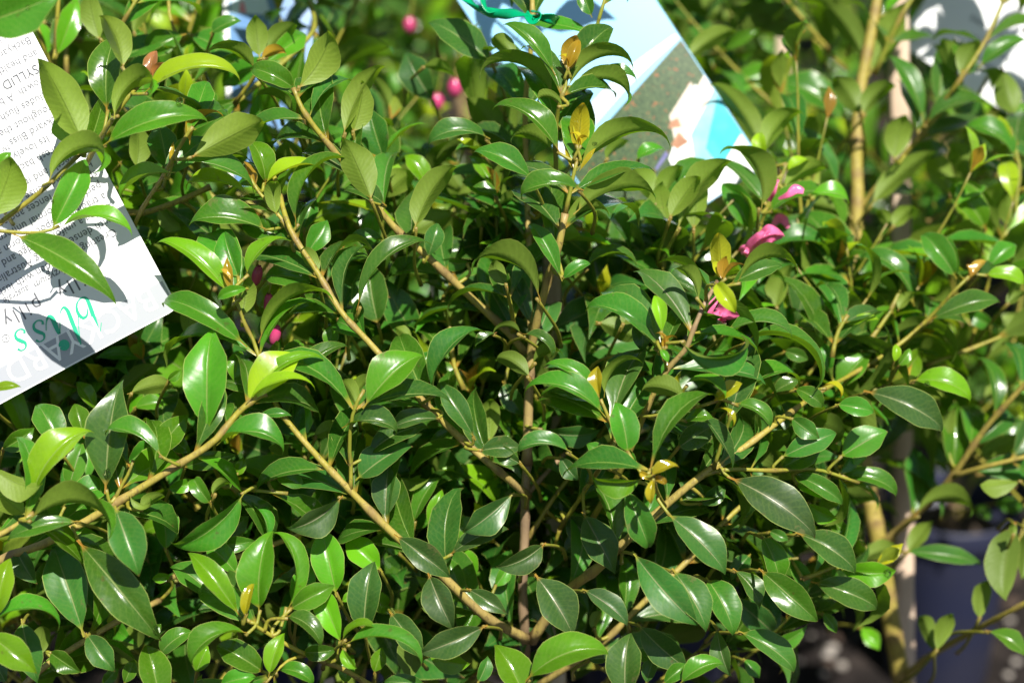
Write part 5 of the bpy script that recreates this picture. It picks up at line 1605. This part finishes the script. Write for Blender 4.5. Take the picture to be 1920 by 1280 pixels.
def pink(o0, label, strands):
    t = root('pink_ribbon', o0, label, 'ribbon', 'pink ribbons')
    for nm, pts, wd, tw_, a_ in strands: ribbon(nm, [P(q[0], q[1] - 3, q[2] - .03) for q in pts], wd, M_PINK, t, o0, tw_, a0=a_, bulge=.3 if nm == 'tail' else .55)
    return t
pink(P(1415, 465, 1.10), 'pink plastic ribbon tied round the twig right of the picture tag, with thin tails', [
    ('band', [(1396, 482, 1.09), (1408, 462, 1.082), (1424, 446, 1.076), (1440, 428, 1.078)], [.003, .0055, .006, .003], .8, .3),
    ('band', [(1404, 488, 1.088), (1422, 468, 1.078), (1444, 452, 1.072), (1468, 446, 1.078)], [.003, .0062, .0068, .002], -.7, -.2),
    ('band', [(1424, 446, 1.08), (1440, 434, 1.074), (1456, 436, 1.074), (1470, 444, 1.08)], [.003, .0062, .005, .0015], .6, .5),
    ('band', [(1388, 476, 1.09), (1396, 470, 1.086), (1404, 476, 1.086)], [.003, .0042, .002], .3, 0),
    ('tail', [(1442, 380, 1.09), (1448, 362, 1.085), (1452, 350, 1.085), (1460, 340, 1.085)], [.0022, .0044, .0040, .0012], .5, .4),
    ('tail', [(1460, 376, 1.085), (1478, 368, 1.08), (1492, 358, 1.08), (1507, 362, 1.08)], [.0012, .0030, .0056, .0030], .5, .2),
    ('tail', [(1440, 470, 1.10), (1450, 467, 1.10), (1461, 470, 1.10)], [.0015, .0026, .0015], .2, 0),
    ('tail', [(1448, 428, 1.12), (1460, 412, 1.125), (1470, 416, 1.125), (1478, 430, 1.125)], [.002, .0045, .005, .002], .6, 0)])
pink(P(1340, 590, 1.06), 'glossy pink plastic ribbon showing beneath the centre right shoot tip', [
    ('band', [(1318, 618, 1.045), (1326, 606, 1.04), (1342, 594, 1.036), (1352, 584, 1.04)], [.003, .0075, .006, .003], .7, .2),
    ('band', [(1344, 578, 1.045), (1356, 584, 1.036), (1370, 592, 1.036), (1388, 594, 1.045)], [.003, .0062, .0058, .0018], -.6, .1),
    ('band', [(1336, 612, 1.045), (1350, 600, 1.04), (1362, 602, 1.04)], [.002, .005, .002], .4, .3),
    ('tail', [(1330, 592, 1.07), (1338, 568, 1.07), (1350, 548, 1.08)], [.002, .0042, .002], .6, 0)])

# berries hanging on the shrubs behind
def berry(px, py, D, r, parent, el=1.3, rz=0.0):
    o = P(px, py, D) ; base = np.array(parent.location)
    g = Geo(); prof = [(.02, -1), (.45, -.9), (.8, -.6), (1, -.1), (.95, .35), (.7, .75), (.45, .92), (.38, 1.02), (.28, .94), (.02, .9)]
    v, f = lathe([(a * r, b * r * el) for a, b in prof], 20)
    c_, s_ = math.cos(rz), math.sin(rz)
    v = v @ np.array([[c_, 0, -s_], [0, 1, 0], [s_, 0, c_]])
    g.add(v + o, f)
    g2 = Geo(); stem_geo(g2, np.array([o + [0, 0, r * el * .9], o + [.002, .003, r * el + .008], o + [.004, .008, r * el + .022]]), .0008, .0007, .2, .2, n=8, seg=6)
    b = bpy.data.objects.new('berry', g.mesh('berry', o, (M_BERRY,))); COL.objects.link(b)
    b.parent = parent; b.matrix_parent_inverse = parent.matrix_basis.inverted(); b.location = o
    k = bpy.data.objects.new('berry_stalk', g2.mesh('berry_stalk', o, (M_BARK,))); COL.objects.link(k); k.parent = b
bpy.context.view_layer.update()
sh = [o for o in COL.objects if o.name.startswith('lilly_pilly_shrub')]
far = sh[1]; farc = sh[2]
near_root = [o for o in sh if 'left, its shoots' in o['label']][0]
berry(768, 48, 1.40, .0042, farc); berry(853, 166, 1.32, .0046, farc); berry(820, 192, 1.33, .0042, farc)
berry(482, 517, 1.02, .0026, near_root, 2.0, .25); berry(505, 573, 1.02, .0027, near_root, 2.3, 0); berry(516, 629, 1.02, .0026, near_root, 2.0, .3)
